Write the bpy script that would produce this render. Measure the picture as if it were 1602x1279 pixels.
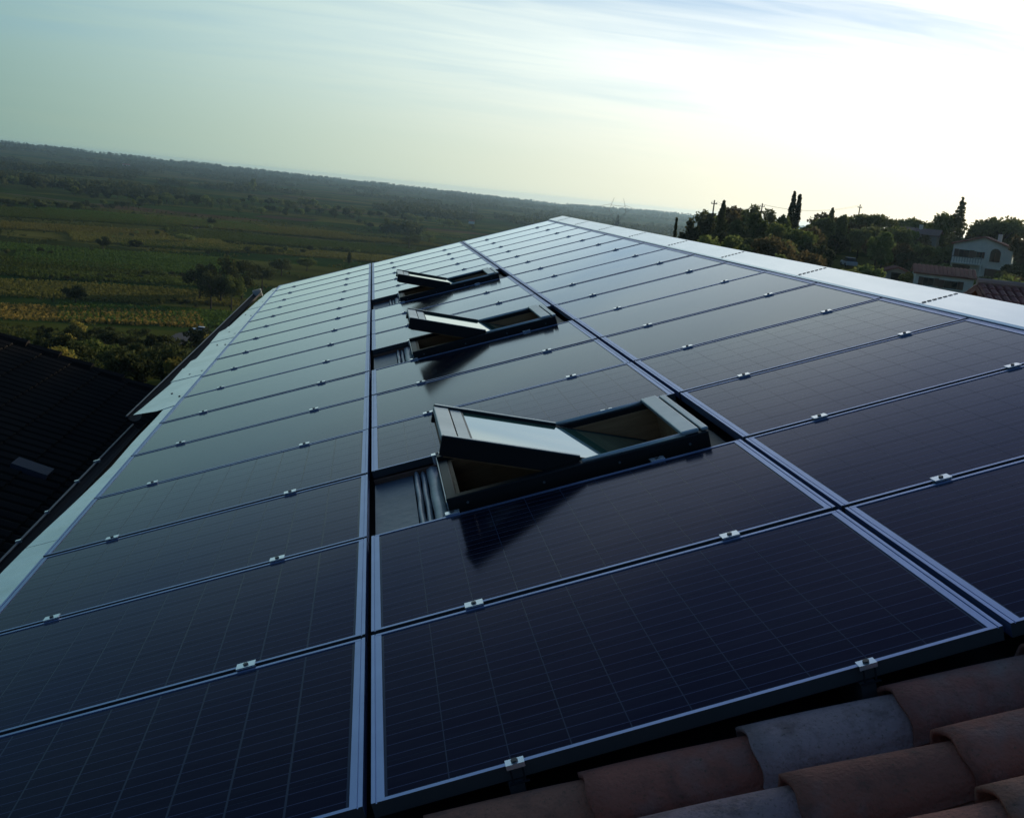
import bpy, math, random
import numpy as np
from mathutils import Matrix, Vector

random.seed(11)
rng = np.random.default_rng(11)
for o in list(bpy.data.objects):
    bpy.data.objects.remove(o, do_unlink=True)
S = bpy.context.scene
COL = S.collection
R = math.radians

# ------------------------------------------------------------------ camera
PITCH = R(18.765)                      # roof pitch
CAM = np.array([-0.0948, -2.3277, 1.5051])
RW = np.array([[0.98661033, -0.12929824, 0.09940831],
               [0.07032709, -0.21266371, -0.97459132],
               [0.14715349, 0.96853297, -0.20072304]])      # world -> camera (x right, y down, z forward)
FPX, CX, CY = 1637.8, 801.0, 639.5
cam_d = bpy.data.cameras.new('camera')
cam_d.sensor_width = 36.0
cam_d.lens = FPX / 1602.0 * 36.0
cam_d.clip_start = 0.05
cam_d.clip_end = 40000.0
cam = bpy.data.objects.new('camera', cam_d)
COL.objects.link(cam)
m = Matrix.Identity(4)
for r in range(3):
    m[r][0] = RW[0][r]; m[r][1] = -RW[1][r]; m[r][2] = -RW[2][r]; m[r][3] = CAM[r]
cam.matrix_world = m
S.camera = cam

# ------------------------------------------------------------------ sky, sun, exposure
SUN_AZ, SUN_EL = 43.0, 10.0            # degrees right of +Y (the ridge direction), above the horizon
world = bpy.data.worlds.new('World')
S.world = world
world.use_nodes = True
wt = world.node_tree
wt.nodes.clear()
def wn(t, **k):
    n = wt.nodes.new(t)
    for a, b in k.items(): setattr(n, a, b)
    return n
def wmath(op, a, b=None, c=None, clamp=False):
    n = wn('ShaderNodeMath', operation=op, use_clamp=clamp)
    for i, v in enumerate((a, b, c)):
        if v is None: continue
        if isinstance(v, (int, float)): n.inputs[i].default_value = v
        else: wt.links.new(v, n.inputs[i])
    return n.outputs[0]
sky = wn('ShaderNodeTexSky', sky_type='NISHITA', sun_disc=False, sun_elevation=R(SUN_EL), sun_rotation=R(SUN_AZ),
         altitude=200.0, air_density=1.0, dust_density=0.12, ozone_density=4.0)
SKY_STRENGTH = 0.115
tc = wn('ShaderNodeTexCoord')
sep = wn('ShaderNodeSeparateXYZ'); wt.links.new(tc.outputs['Generated'], sep.inputs[0])
dz = wmath('MAXIMUM', sep.outputs[2], 0.0)
inv = wmath('DIVIDE', 1.0, wmath('ADD', dz, 0.09))
comb = wn('ShaderNodeCombineXYZ')
wt.links.new(wmath('MULTIPLY', sep.outputs[0], inv), comb.inputs[0])
wt.links.new(wmath('MULTIPLY', sep.outputs[1], inv), comb.inputs[1])
def cloud_noise(rot, scale, sc, detail, rough, lo, hi, dist=0.6):
    mp = wn('ShaderNodeMapping'); mp.inputs['Rotation'].default_value = (0, 0, R(rot)); mp.inputs['Scale'].default_value = scale
    wt.links.new(comb.outputs[0], mp.inputs[0])
    nz = wn('ShaderNodeTexNoise'); nz.inputs['Scale'].default_value = sc; nz.inputs['Detail'].default_value = detail
    nz.inputs['Roughness'].default_value = rough; nz.inputs['Distortion'].default_value = dist
    wt.links.new(mp.outputs[0], nz.inputs[0])
    mr = wn('ShaderNodeMapRange', interpolation_type='SMOOTHSTEP'); mr.inputs[1].default_value = lo; mr.inputs[2].default_value = hi
    wt.links.new(nz.outputs[0], mr.inputs[0])
    return mr.outputs[0]
c1 = cloud_noise(-24, (0.6, 1.5, 1), 0.8, 5, 0.5, 0.30, 0.58, 0.5)
c2 = cloud_noise(-18, (0.6, 2.6, 1), 1.9, 5, 0.52, 0.33, 0.66, 0.8)
veil = wmath('ADD', wmath('MULTIPLY', c1, 0.68), wmath('MULTIPLY', c2, 0.28))
low = wn('ShaderNodeMapRange', interpolation_type='SMOOTHSTEP')
low.inputs[1].default_value = 0.24; low.inputs[2].default_value = 0.0; low.inputs[3].default_value = 0.0; low.inputs[4].default_value = 0.93
wt.links.new(dz, low.inputs[0])
hi_fade = wn('ShaderNodeMapRange', interpolation_type='SMOOTHSTEP')           # the veil thins towards the zenith
hi_fade.inputs[1].default_value = 0.38; hi_fade.inputs[2].default_value = 0.66; hi_fade.inputs[3].default_value = 1.0; hi_fade.inputs[4].default_value = 0.06
wt.links.new(dz, hi_fade.inputs[0])
veil = wmath('MULTIPLY', wmath('MULTIPLY_ADD', veil, 0.74, 0.20), hi_fade.outputs[0])
# veil over haze: 1-(1-a)(1-b)
mask = wmath('SUBTRACT', 1.0, wmath('MULTIPLY', wmath('SUBTRACT', 1.0, veil), wmath('SUBTRACT', 1.0, low.outputs[0])))
# thin cloud scatters light forward: brighter towards the sun
sd = Vector((math.sin(R(SUN_AZ)) * math.cos(R(SUN_EL)), math.cos(R(SUN_AZ)) * math.cos(R(SUN_EL)), math.sin(R(SUN_EL))))
dot = wn('ShaderNodeVectorMath', operation='DOT_PRODUCT'); dot.inputs[1].default_value = sd
wt.links.new(tc.outputs['Generated'], dot.inputs[0])
half = wmath('MAXIMUM', wmath('MULTIPLY_ADD', dot.outputs['Value'], 0.5, 0.5), 0.0)
hz_dim = wn('ShaderNodeMapRange', interpolation_type='SMOOTHSTEP')             # thicker air close to the horizon
hz_dim.inputs[1].default_value = 0.0; hz_dim.inputs[2].default_value = 0.14; hz_dim.inputs[3].default_value = 0.80; hz_dim.inputs[4].default_value = 1.0
wt.links.new(dz, hz_dim.inputs[0])
def lobe(power, col):
    cc = wn('ShaderNodeCombineColor')
    for i in range(3):
        p_ = wmath('MULTIPLY', wmath('POWER', half, power[i]), wmath('POWER', hz_dim.outputs[0], (0.75, 0.95, 1.7)[i]))
        wt.links.new(wmath('MULTIPLY', p_, col[i]), cc.inputs[i])
    return cc.outputs[0]
def addc(a, b):
    n = wn('ShaderNodeMix', data_type='RGBA', blend_type='ADD'); n.inputs[0].default_value = 1.0
    for i, v in ((6, a), (7, b)):
        if isinstance(v, tuple): n.inputs[i].default_value = v
        else: wt.links.new(v, n.inputs[i])
    return n.outputs[2]
cloud_col = addc(addc((0.030, 0.050, 0.085, 1), lobe((5.6, 3.9, 3.9), (1.36, 1.26, 1.13))), lobe((60.0, 60.0, 60.0), (0.30, 0.24, 0.12)))
skys = wn('ShaderNodeMix', data_type='RGBA', blend_type='MULTIPLY'); skys.inputs[0].default_value = 1.0
wt.links.new(sky.outputs[0], skys.inputs[6]); skys.inputs[7].default_value = (SKY_STRENGTH,) * 3 + (1,)
mix = wn('ShaderNodeMix', data_type='RGBA'); wt.links.new(mask, mix.inputs[0])
wt.links.new(skys.outputs[2], mix.inputs[6]); wt.links.new(cloud_col, mix.inputs[7])
bg = wn('ShaderNodeBackground'); wt.links.new(mix.outputs[2], bg.inputs[0]); bg.inputs[1].default_value = 1.0
wo = wn('ShaderNodeOutputWorld'); wt.links.new(bg.outputs[0], wo.inputs[0])

sun_d = bpy.data.lights.new('sun', 'SUN')
sun_d.energy = 2.4
sun_d.angle = R(4.0)                   # low evening sun behind thin cloud
sun_d.color = (1.0, 0.84, 0.62)
sun = bpy.data.objects.new('sun', sun_d)
COL.objects.link(sun)
sun.rotation_euler = (-sd).to_track_quat('-Z', 'Y').to_euler()
sun.location = (60, 60, 60)
S.view_settings.view_transform = 'Standard'
S.view_settings.look = 'None'
S.view_settings.exposure = 0.15
S.view_settings.gamma = 1.0
S.render.engine = 'CYCLES'

# ------------------------------------------------------------------ pixel helpers
def ray(px, py):
    d = RW.T @ np.array([(px - CX) / FPX, (py - CY) / FPX, 1.0])
    return d / np.linalg.norm(d)
def polar(az, r):
    return CAM[0] + r * math.sin(R(az)), CAM[1] + r * math.cos(R(az))

# ------------------------------------------------------------------ terrain
def _noise2(x, y, seed=0):
    a = seed * 1.7
    return (np.sin(x * 1.0 + 1.3 * np.sin(y * 0.7 + a) + a) + np.sin(y * 1.13 - 1.1 * np.sin(x * 0.9 - a) + 2 * a)
            + 0.5 * np.sin(x * 2.3 + y * 1.9 + a)) / 2.5
LP_R = np.array([0, 14, 30, 60, 100, 150, 200, 300, 400, 600, 1000, 2000, 20000.])
LP_Z = np.array([-8, -8.2, -10, -14.5, -20, -27, -34, -43.5, -45.5, -47, -48.5, -50, -50.])
RP_R = np.array([0, 15, 60, 120, 150, 180, 230, 290, 400, 700, 1200, 20000.])
RP_Z = np.array([-8, -8, -8.6, -7.6, -6.1, -3.9, -1.2, -2.0, -14, -44, -50, -50.])
def smooth(a, b, t):
    t = np.clip((t - a) / (b - a), 0, 1)
    return t * t * (3 - 2 * t)
def ground(x, y):
    x = np.asarray(x, float); y = np.asarray(y, float)
    dx = x - CAM[0]; dy = y - CAM[1]
    r = np.hypot(dx, dy); az = np.degrees(np.arctan2(dx, dy))
    w = smooth(13.2, 18.5, az) * (1 - smooth(120, 165, az))
    zl = np.interp(r, LP_R, LP_Z); zr = np.interp(r, RP_R, RP_Z)
    z = zl * (1 - w) + zr * w
    z = z + _noise2(x / 90, y / 90, 1) * np.clip((r - 120) / 400, 0, 1) * 1.1
    hill = smooth(3200, 7300, r) * (1 - smooth(9500, 12500, r))
    top = np.interp(az, [-180, -30, -18, -13, -6, 0, 10, 16, 40, 180], [-28, 18, 1, -10, -19, -20, -42, -24, -20, -28]) + 50
    z = z + hill * np.maximum(top * (0.94 + 0.10 * _noise2(x / 420, y / 900, 3)) - 2, 6)
    return z
def gz(x, y):
    return float(ground(x, y))
_T = np.geomspace(12.0, 9000.0, 1600)
def on_ground(px, py):
    P_ = CAM[None, :] + ray(px, py)[None, :] * _T[:, None]
    k = np.nonzero(P_[:, 2] < ground(P_[:, 0], P_[:, 1]))[0]
    return P_[k[0] if len(k) else -1]

# ------------------------------------------------------------------ mesh builder
class MB:
    def __init__(self): self.v = []; self.f = []
    def box(self, x0, x1, y0, y1, z0, z1):
        b = len(self.v)
        self.v += [(x0, y0, z0), (x1, y0, z0), (x1, y1, z0), (x0, y1, z0), (x0, y0, z1), (x1, y0, z1), (x1, y1, z1), (x0, y1, z1)]
        self.f += [tuple(b + i for i in q) for q in ((0, 3, 2, 1), (4, 5, 6, 7), (0, 1, 5, 4), (1, 2, 6, 5), (2, 3, 7, 6), (3, 0, 4, 7))]
        return self
    def prism(self, pts, z0, z1):
        """polygon pts (x,y) counter-clockwise, from z0 to z1"""
        b = len(self.v); n = len(pts)
        self.v += [(p[0], p[1], z0) for p in pts] + [(p[0], p[1], z1) for p in pts]
        self.f.append(tuple(b + i for i in reversed(range(n)))); self.f.append(tuple(b + n + i for i in range(n)))
        for i in range(n):
            j = (i + 1) % n
            self.f.append((b + i, b + j, b + n + j, b + n + i))
        return self
    def extrude_y(self, prof, y0, y1):
        """closed profile of (x,z) points, run along y"""
        b = len(self.v); n = len(prof)
        self.v += [(p[0], y0, p[1]) for p in prof] + [(p[0], y1, p[1]) for p in prof]
        self.f.append(tuple(b + i for i in range(n))); self.f.append(tuple(b + n + i for i in reversed(range(n))))
        for i in range(n):
            j = (i + 1) % n
            self.f.append((b + i, b + n + i, b + n + j, b + j))
        return self
    def tube(self, pts, rad, seg=6):
        pts = [Vector(p) for p in pts]
        rs = rad if isinstance(rad, (list, tuple)) else [rad] * len(pts)
        b = len(self.v)
        for i, p in enumerate(pts):
            t = (pts[min(i + 1, len(pts) - 1)] - pts[max(i - 1, 0)]).normalized()
            a = t.orthogonal().normalized() if abs(t.z) > 0.9 else t.cross(Vector((0, 0, 1))).normalized()
            c = t.cross(a)
            for k in range(seg):
                an = 2 * math.pi * k / seg
                self.v.append(tuple(p + (a * math.cos(an) + c * math.sin(an)) * rs[i]))
        for i in range(len(pts) - 1):
            for k in range(seg):
                k2 = (k + 1) % seg
                self.f.append((b + i * seg + k, b + i * seg + k2, b + (i + 1) * seg + k2, b + (i + 1) * seg + k))
        self.f.append(tuple(b + k for k in reversed(range(seg))))
        self.f.append(tuple(b + (len(pts) - 1) * seg + k for k in range(seg)))
        return self
    def mesh(self, name, mat, smooth_=False):
        me = bpy.data.meshes.new(name)
        me.from_pydata(self.v, [], self.f)
        if mat: me.materials.append(mat)
        if smooth_: me.polygons.foreach_set('use_smooth', [True] * len(me.polygons))
        me.update()
        return me
    def build(self, name, mat, parent=None, smooth_=False):
        return link(name, self.mesh(name, mat, smooth_), parent)
def link(name, me, parent=None):
    o = bpy.data.objects.new(name, me)
    COL.objects.link(o)
    if parent is not None: o.parent = parent
    return o
def empty(name, loc=(0, 0, 0), rot=(0, 0, 0), parent=None):
    o = bpy.data.objects.new(name, None)
    o.empty_display_size = 0.2
    COL.objects.link(o)
    o.location = loc; o.rotation_euler = rot
    if parent is not None: o.parent = parent
    return o
def tag(o, label=None, cat=None, group=None, kind=None):
    if label: o['label'] = label
    if cat: o['category'] = cat
    if group: o['group'] = group
    if kind: o['kind'] = kind
    return o
def bevel(o, w, seg=2):
    b = o.modifiers.new('bevel', 'BEVEL'); b.width = w; b.segments = seg; b.limit_method = 'ANGLE'
    return o

# ------------------------------------------------------------------ materials
def mat(name, col, rough=0.6, metal=0.0, ior=1.45, spec=None, var=None, var_scale=6.0, detail=4, bump=0.0, bump_scale=40.0,
        obj_random=0.0, obj_color=False, stretch=None, coord='Object'):
    mt = bpy.data.materials.new(name); mt.use_nodes = True
    t = mt.node_tree; b = t.nodes['Principled BSDF']
    b.inputs['Roughness'].default_value = rough; b.inputs['Metallic'].default_value = metal; b.inputs['IOR'].default_value = ior
    if spec is not None: b.inputs['Specular IOR Level'].default_value = spec
    c = t.nodes.new('ShaderNodeRGB'); c.outputs[0].default_value = (*col, 1)
    out = c.outputs[0]
    tcn = t.nodes.new('ShaderNodeTexCoord'); src = tcn.outputs[coord]
    if stretch:
        mp = t.nodes.new('ShaderNodeMapping'); mp.inputs['Scale'].default_value = stretch
        t.links.new(src, mp.inputs[0]); src = mp.outputs[0]
    if obj_color:
        oi = t.nodes.new('ShaderNodeObjectInfo'); out = oi.outputs['Color']
    if var:
        nz = t.nodes.new('ShaderNodeTexNoise'); nz.inputs['Scale'].default_value = var_scale; nz.inputs['Detail'].default_value = detail
        nz.inputs['Roughness'].default_value = 0.65
        t.links.new(src, nz.inputs[0])
        mr = t.nodes.new('ShaderNodeMapRange'); mr.inputs[1].default_value = 0.36; mr.inputs[2].default_value = 0.68
        t.links.new(nz.outputs[0], mr.inputs[0])
        mx = t.nodes.new('ShaderNodeMix'); mx.data_type = 'RGBA'
        t.links.new(mr.outputs[0], mx.inputs[0]); t.links.new(out, mx.inputs[6]); mx.inputs[7].default_value = (*var, 1)
        out = mx.outputs[2]
    if obj_random:
        oi = t.nodes.new('ShaderNodeObjectInfo')
        mr = t.nodes.new('ShaderNodeMapRange'); mr.inputs[3].default_value = 1 - obj_random; mr.inputs[4].default_value = 1 + obj_random
        t.links.new(oi.outputs['Random'], mr.inputs[0])
        hs = t.nodes.new('ShaderNodeHueSaturation'); t.links.new(mr.outputs[0], hs.inputs['Value']); t.links.new(out, hs.inputs['Color'])
        out = hs.outputs[0]
    t.links.new(out, b.inputs['Base Color'])
    if bump:
        nb = t.nodes.new('ShaderNodeTexNoise'); nb.inputs['Scale'].default_value = bump_scale; nb.inputs['Detail'].default_value = 5
        t.links.new(src, nb.inputs[0])
        bp = t.nodes.new('ShaderNodeBump'); bp.inputs['Strength'].default_value = bump; bp.inputs['Distance'].default_value = 0.02
        t.links.new(nb.outputs[0], bp.inputs['Height']); t.links.new(bp.outputs[0], b.inputs['Normal'])
    return mt

M_FRAME = mat('anodised_aluminium', (0.34, 0.42, 0.66), rough=0.36, metal=0.8, var=(0.27, 0.34, 0.55), var_scale=3.0, stretch=(1, 1, 1))  # blue reflection of the overhead sky is mixed into the metal colour
M_FRAME_SIDE = mat('shaded_frame_side', (0.05, 0.055, 0.06), rough=0.5)  # darker copy of the frame: shade on its outer sides put into colour
M_CLAMP = mat('bare_aluminium', (0.95, 0.96, 0.97), rough=0.24, metal=0.8)
M_BOLT = mat('bolt_steel', (0.06, 0.06, 0.06), rough=0.4, metal=0.6)
M_DECK = mat('roof_membrane', (0.018, 0.018, 0.020), rough=0.8)
M_BACK = mat('panel_backsheet', (0.055, 0.065, 0.10), rough=0.06, ior=1.15)
M_WHITE = mat('white_sheet_metal', (0.90, 0.95, 0.98), rough=0.24, metal=0.8, var=(0.74, 0.81, 0.85), var_scale=2.2, stretch=(1, 0.35, 1), bump=0.10, bump_scale=3.0)
M_WHITE2 = mat('weathered_sheet_metal', (0.92, 0.95, 0.93), rough=0.26, metal=0.7, var=(0.72, 0.77, 0.74), var_scale=2.4, bump=0.15, bump_scale=9)
M_GUTTER = mat('dark_gutter_metal', (0.018, 0.020, 0.024), rough=0.8, spec=0.2)
M_GUTTER_LIP = mat('gutter_bead', (0.12, 0.14, 0.16), rough=0.5, metal=0.2)
M_CLAD = mat('dark_grey_cladding', (0.014, 0.014, 0.015), rough=0.45, spec=0.3)
M_CLADL = mat('silver_cladding', (0.52, 0.57, 0.57), rough=0.36, metal=0.55, var=(0.40, 0.45, 0.46), var_scale=4)
M_PINE = mat('pine_wood', (0.42, 0.22, 0.10), rough=0.6, var=(0.28, 0.13, 0.055), var_scale=3, stretch=(1, 8, 8))
M_LEAD = mat('lead_flashing', (0.16, 0.18, 0.22), rough=0.42, metal=0.45, var=(0.10, 0.12, 0.155), var_scale=5, bump=0.25, bump_scale=14)
M_FOLD = mat('folded_aluminium', (0.36, 0.39, 0.44), rough=0.4, metal=0.6, var=(0.22, 0.25, 0.29), var_scale=8)
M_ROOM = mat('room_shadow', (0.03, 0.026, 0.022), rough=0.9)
M_BATTEN = mat('brown_batten', (0.20, 0.10, 0.065), rough=0.7, var=(0.12, 0.065, 0.042), var_scale=6)
M_RENDER = mat('pale_render', (0.86, 0.79, 0.62), rough=0.9, var=(0.74, 0.68, 0.54), var_scale=0.8)
M_RENDER2 = mat('ochre_render', (0.40, 0.34, 0.27), rough=0.9, var=(0.31, 0.27, 0.22), var_scale=0.8)
M_DARKWIN = mat('window_glass', (0.012, 0.014, 0.016), rough=0.08)
M_SHUTTER = mat('brown_shutter', (0.10, 0.045, 0.025), rough=0.6)
M_RTILE = mat('far_clay_tiles', (0.38, 0.13, 0.085), rough=0.85, var=(0.27, 0.10, 0.065), var_scale=2.0)
M_DTILE = mat('dark_roof_tiles', (0.022, 0.018, 0.015), rough=0.9, spec=0.15, var=(0.013, 0.012, 0.011), var_scale=0.9)
M_POLE = mat('grey_pole', (0.10, 0.09, 0.08), rough=0.8)
M_STEEL = mat('galvanised_lattice', (0.20, 0.21, 0.22), rough=0.5, metal=0.4)
M_WIRE = mat('wire', (0.03, 0.03, 0.03), rough=0.6)
M_TRUNK = mat('bark', (0.07, 0.052, 0.038), rough=0.9, var=(0.04, 0.03, 0.024), var_scale=5)

def glass_mat():
    mt = bpy.data.materials.new('window_pane'); mt.use_nodes = True
    b = mt.node_tree.nodes['Principled BSDF']
    b.inputs['Base Color'].default_value = (0.07, 0.17, 0.11, 1); b.inputs['Specular Tint'].default_value = (0.7, 1.0, 0.85, 1); b.inputs['Roughness'].default_value = 0.05; b.inputs['IOR'].default_value = 2.3
    b.inputs['Coat Weight'].default_value = 1.0; b.inputs['Coat IOR'].default_value = 1.7; b.inputs['Coat Roughness'].default_value = 0.03
    return mt
M_PANE = glass_mat()

def cell_mat(name, grid):
    """dark blue silicon under anti-reflective glass; silver busbars run up the slope (object x).  grid: draw cell gaps as well (far panels)."""
    mt = bpy.data.materials.new(name); mt.use_nodes = True
    t = mt.node_tree; b = t.nodes['Principled BSDF']
    b.inputs['Specular IOR Level'].default_value = 0.0; b.inputs['Roughness'].default_value = 0.6
    tcn = t.nodes.new('ShaderNodeTexCoord')
    sp = t.nodes.new('ShaderNodeSeparateXYZ'); t.links.new(tcn.outputs['Object'], sp.inputs[0])
    def mth(op, a, bb=None):
        n = t.nodes.new('ShaderNodeMath'); n.operation = op
        for i, v in enumerate((a, bb)):
            if v is None: continue
            if isinstance(v, (int, float)): n.inputs[i].default_value = v
            else: t.links.new(v, n.inputs[i])
        return n.outputs[0]
    nz = t.nodes.new('ShaderNodeTexNoise'); nz.inputs['Scale'].default_value = 3.0; nz.inputs['Detail'].default_value = 3
    t.links.new(tcn.outputs['Object'], nz.inputs[0])
    base = t.nodes.new('ShaderNodeMix'); base.data_type = 'RGBA'
    base.inputs[6].default_value = (0.0035, 0.0040, 0.0105, 1); base.inputs[7].default_value = (0.0052, 0.0062, 0.0165, 1)
    oi = t.nodes.new('ShaderNodeObjectInfo')
    t.links.new(mth('MULTIPLY_ADD', oi.outputs['Random'], 0.7) if False else mth('ADD', mth('MULTIPLY', oi.outputs['Random'], 0.8), mth('MULTIPLY', nz.outputs[0], 0.4)), base.inputs[0])
    # three busbars per 156 mm cell
    y = mth('ABSOLUTE', mth('SUBTRACT', mth('FRACT', mth('DIVIDE', mth('ADD', sp.outputs[1], 0.026 if not grid else 0.0), 0.052)), 0.5))
    bus = mth('LESS_THAN', y, 0.022)
    if grid:
        gx = mth('ABSOLUTE', mth('SUBTRACT', mth('FRACT', mth('DIVIDE', sp.outputs[0], 0.159)), 0.5))
        bus = mth('MAXIMUM', bus, mth('GREATER_THAN', gx, 0.490))
    mx = t.nodes.new('ShaderNodeMix'); mx.data_type = 'RGBA'
    t.links.new(bus, mx.inputs[0]); t.links.new(base.outputs[2], mx.inputs[6]); mx.inputs[7].default_value = (0.10, 0.115, 0.19, 1) if not grid else (0.020, 0.024, 0.042, 1)
    # thin dust film, heavier in drifts and run-off streaks
    gp = t.nodes.new('ShaderNodeNewGeometry'); mpd = t.nodes.new('ShaderNodeMapping'); mpd.inputs['Scale'].default_value = (0.9, 7.0, 0.9)
    t.links.new(gp.outputs['Position'], mpd.inputs[0])
    dn_ = t.nodes.new('ShaderNodeTexNoise'); dn_.inputs['Scale'].default_value = 1.1; dn_.inputs['Detail'].default_value = 7; dn_.inputs['Roughness'].default_value = 0.7; t.links.new(mpd.outputs[0], dn_.inputs[0])
    dm = t.nodes.new('ShaderNodeMapRange'); dm.inputs[1].default_value = 0.42; dm.inputs[2].default_value = 0.80; dm.inputs[3].default_value = 0.0; dm.inputs[4].default_value = 0.16; t.links.new(dn_.outputs[0], dm.inputs[0])
    dx = t.nodes.new('ShaderNodeMix'); dx.data_type = 'RGBA'; t.links.new(dm.outputs[0], dx.inputs[0]); t.links.new(mx.outputs[2], dx.inputs[6]); dx.inputs[7].default_value = (0.10, 0.11, 0.13, 1)
    t.links.new(dx.outputs[2], b.inputs['Base Color'])
    # faint dust on the glass
    nd = t.nodes.new('ShaderNodeTexNoise'); nd.inputs['Scale'].default_value = 1.7; nd.inputs['Detail'].default_value = 8
    gm = t.nodes.new('ShaderNodeNewGeometry'); t.links.new(gm.outputs['Position'], nd.inputs[0])
    mr = t.nodes.new('ShaderNodeMapRange'); mr.inputs[1].default_value = 0.3; mr.inputs[2].default_value = 0.7; mr.inputs[3].default_value = 0.085; mr.inputs[4].default_value = 0.15
    t.links.new(nd.outputs[0], mr.inputs[0])
    gl = t.nodes.new('ShaderNodeBsdfGlossy'); tm = t.nodes.new('ShaderNodeMix'); tm.data_type = 'RGBA'          # anti-reflective coating: violet at steep angles, neutral at grazing ones
    tm.inputs[6].default_value = (0.57, 0.53, 0.86, 1); tm.inputs[7].default_value = (0.82, 0.91, 1.0, 1); t.links.new(tm.outputs[2], gl.inputs['Color']); t.links.new(mr.outputs[0], gl.inputs['Roughness'])
    fr = t.nodes.new('ShaderNodeFresnel'); fr.inputs['IOR'].default_value = 1.25
    tf = t.nodes.new('ShaderNodeMapRange'); tf.inputs[1].default_value = 0.04; tf.inputs[2].default_value = 0.25; t.links.new(fr.outputs[0], tf.inputs[0]); t.links.new(tf.outputs[0], tm.inputs[0])
    ms = t.nodes.new('ShaderNodeMixShader'); t.links.new(mth('MINIMUM', mth('MULTIPLY', mth('POWER', fr.outputs[0], 1.34), 1.80), 1.0), ms.inputs[0]); t.links.new(b.outputs[0], ms.inputs[1]); t.links.new(gl.outputs[0], ms.inputs[2])
    t.links.new(ms.outputs[0], t.nodes['Material Output'].inputs[0])
    return mt
M_CELL = cell_mat('silicon_cell', False)
M_LAM = cell_mat('cell_laminate', True)

# ------------------------------------------------------------------ ground
def field_material():
    mt = bpy.data.materials.new('valley_fields'); mt.use_nodes = True
    t = mt.node_tree; b = t.nodes['Principled BSDF']; b.inputs['Roughness'].default_value = 1.0; b.inputs['Specular IOR Level'].default_value = 0.0
    gm = t.nodes.new('ShaderNodeNewGeometry')
    mp = t.nodes.new('ShaderNodeMapping'); mp.inputs['Rotation'].default_value = (0, 0, R(14)); mp.inputs['Scale'].default_value = (1 / 150., 1 / 62., 0.0)
    t.links.new(gm.outputs['Position'], mp.inputs[0])
    vo = t.nodes.new('ShaderNodeTexVoronoi'); vo.voronoi_dimensions = '2D'; vo.distance = 'CHEBYCHEV'; vo.inputs['Scale'].default_value = 1.0; vo.inputs['Randomness'].default_value = 0.85
    t.links.new(mp.outputs[0], vo.inputs[0])
    sp = t.nodes.new('ShaderNodeSeparateColor'); t.links.new(vo.outputs['Color'], sp.inputs[0])
    cr = t.nodes.new('ShaderNodeValToRGB'); cr.color_ramp.interpolation = 'CONSTANT'
    els = [(0.0, (0.046, 0.074, 0.016)), (0.22, (0.070, 0.082, 0.018)), (0.40, (0.034, 0.062, 0.014)), (0.55, (0.094, 0.096, 0.022)),
           (0.68, (0.046, 0.058, 0.016)), (0.80, (0.118, 0.110, 0.026)), (0.92, (0.100, 0.066, 0.034))]
    for i, (p, c) in enumerate(els):
        e = cr.color_ramp.elements[i] if i < 2 else cr.color_ramp.elements.new(p)
        e.position = p; e.color = (*c, 1)
    t.links.new(sp.outputs[0], cr.inputs[0])
    nz = t.nodes.new('ShaderNodeTexNoise'); nz.inputs['Scale'].default_value = 0.035; nz.inputs['Detail'].default_value = 8
    t.links.new(gm.outputs['Position'], nz.inputs[0])
    mr = t.nodes.new('ShaderNodeMapRange'); mr.inputs[1].default_value = 0.3; mr.inputs[2].default_value = 0.7; mr.inputs[3].default_value = 0.55; mr.inputs[4].default_value = 1.25
    t.links.new(nz.outputs[0], mr.inputs[0])
    hs = t.nodes.new('ShaderNodeHueSaturation'); t.links.new(mr.outputs[0], hs.inputs['Value']); t.links.new(cr.outputs[0], hs.inputs['Color'])
    t.links.new(hs.outputs[0], b.inputs['Base Color'])
    return mt
azs = np.unique(np.concatenate([np.arange(-180, -34, 6.0), np.arange(-34, 48, 0.6), np.arange(48, 181, 6.0)]))
azs = azs[azs < 179.9]
rad = np.concatenate([[2.0, 8.0], np.geomspace(14, 8250, 116)])
A, RR = np.meshgrid(np.radians(azs), rad)
X = CAM[0] + RR * np.sin(A); Y = CAM[1] + RR * np.cos(A)
Z = ground(X, Y)
nA, nR = len(azs), len(rad)
vs = np.stack([X.ravel(), Y.ravel(), Z.ravel()], 1)
idx = np.arange(nA * nR).reshape(nR, nA)
fs = np.stack([idx[:-1], np.roll(idx, -1, 1)[:-1], np.roll(idx, -1, 1)[1:], idx[1:]], -1).reshape(-1, 4)
me = bpy.data.meshes.new('ground')
cv = len(vs)
vs = np.vstack([vs, [CAM[0], CAM[1], -8.0]])
faces = [tuple(int(q) for q in reversed(f)) for f in fs] + [(cv, int(idx[0, (i + 1) % nA]), int(idx[0, i])) for i in range(nA)]
me.from_pydata(vs.tolist(), [], faces)
me.materials.append(field_material())
me.polygons.foreach_set('use_smooth', [True] * len(me.polygons))
gr = link('ground', me); tag(gr, kind='structure')

# ------------------------------------------------------------------ our house: roof in local axes x = up the slope, y = along the ridge, z = off the roof
ROT = (0, -PITCH, 0)
def rw(v, u, n):
    return (v * math.cos(PITCH) - n * math.sin(PITCH), u, v * math.sin(PITCH) + n * math.cos(PITCH))
U_END = 17.25
house = empty('house', (0, 7, -8.1))
tag(house, 'long house under the solar roof with white ridge flashing and clay tile end', 'house')
HINV = Matrix.Translation((0, -7, 8.1))
roofM = Matrix.Translation((0, -7, 8.1)) @ Matrix.Rotation(-PITCH, 4, 'Y')
def house_local(o):
    o.matrix_local = roofM
    return o
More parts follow.
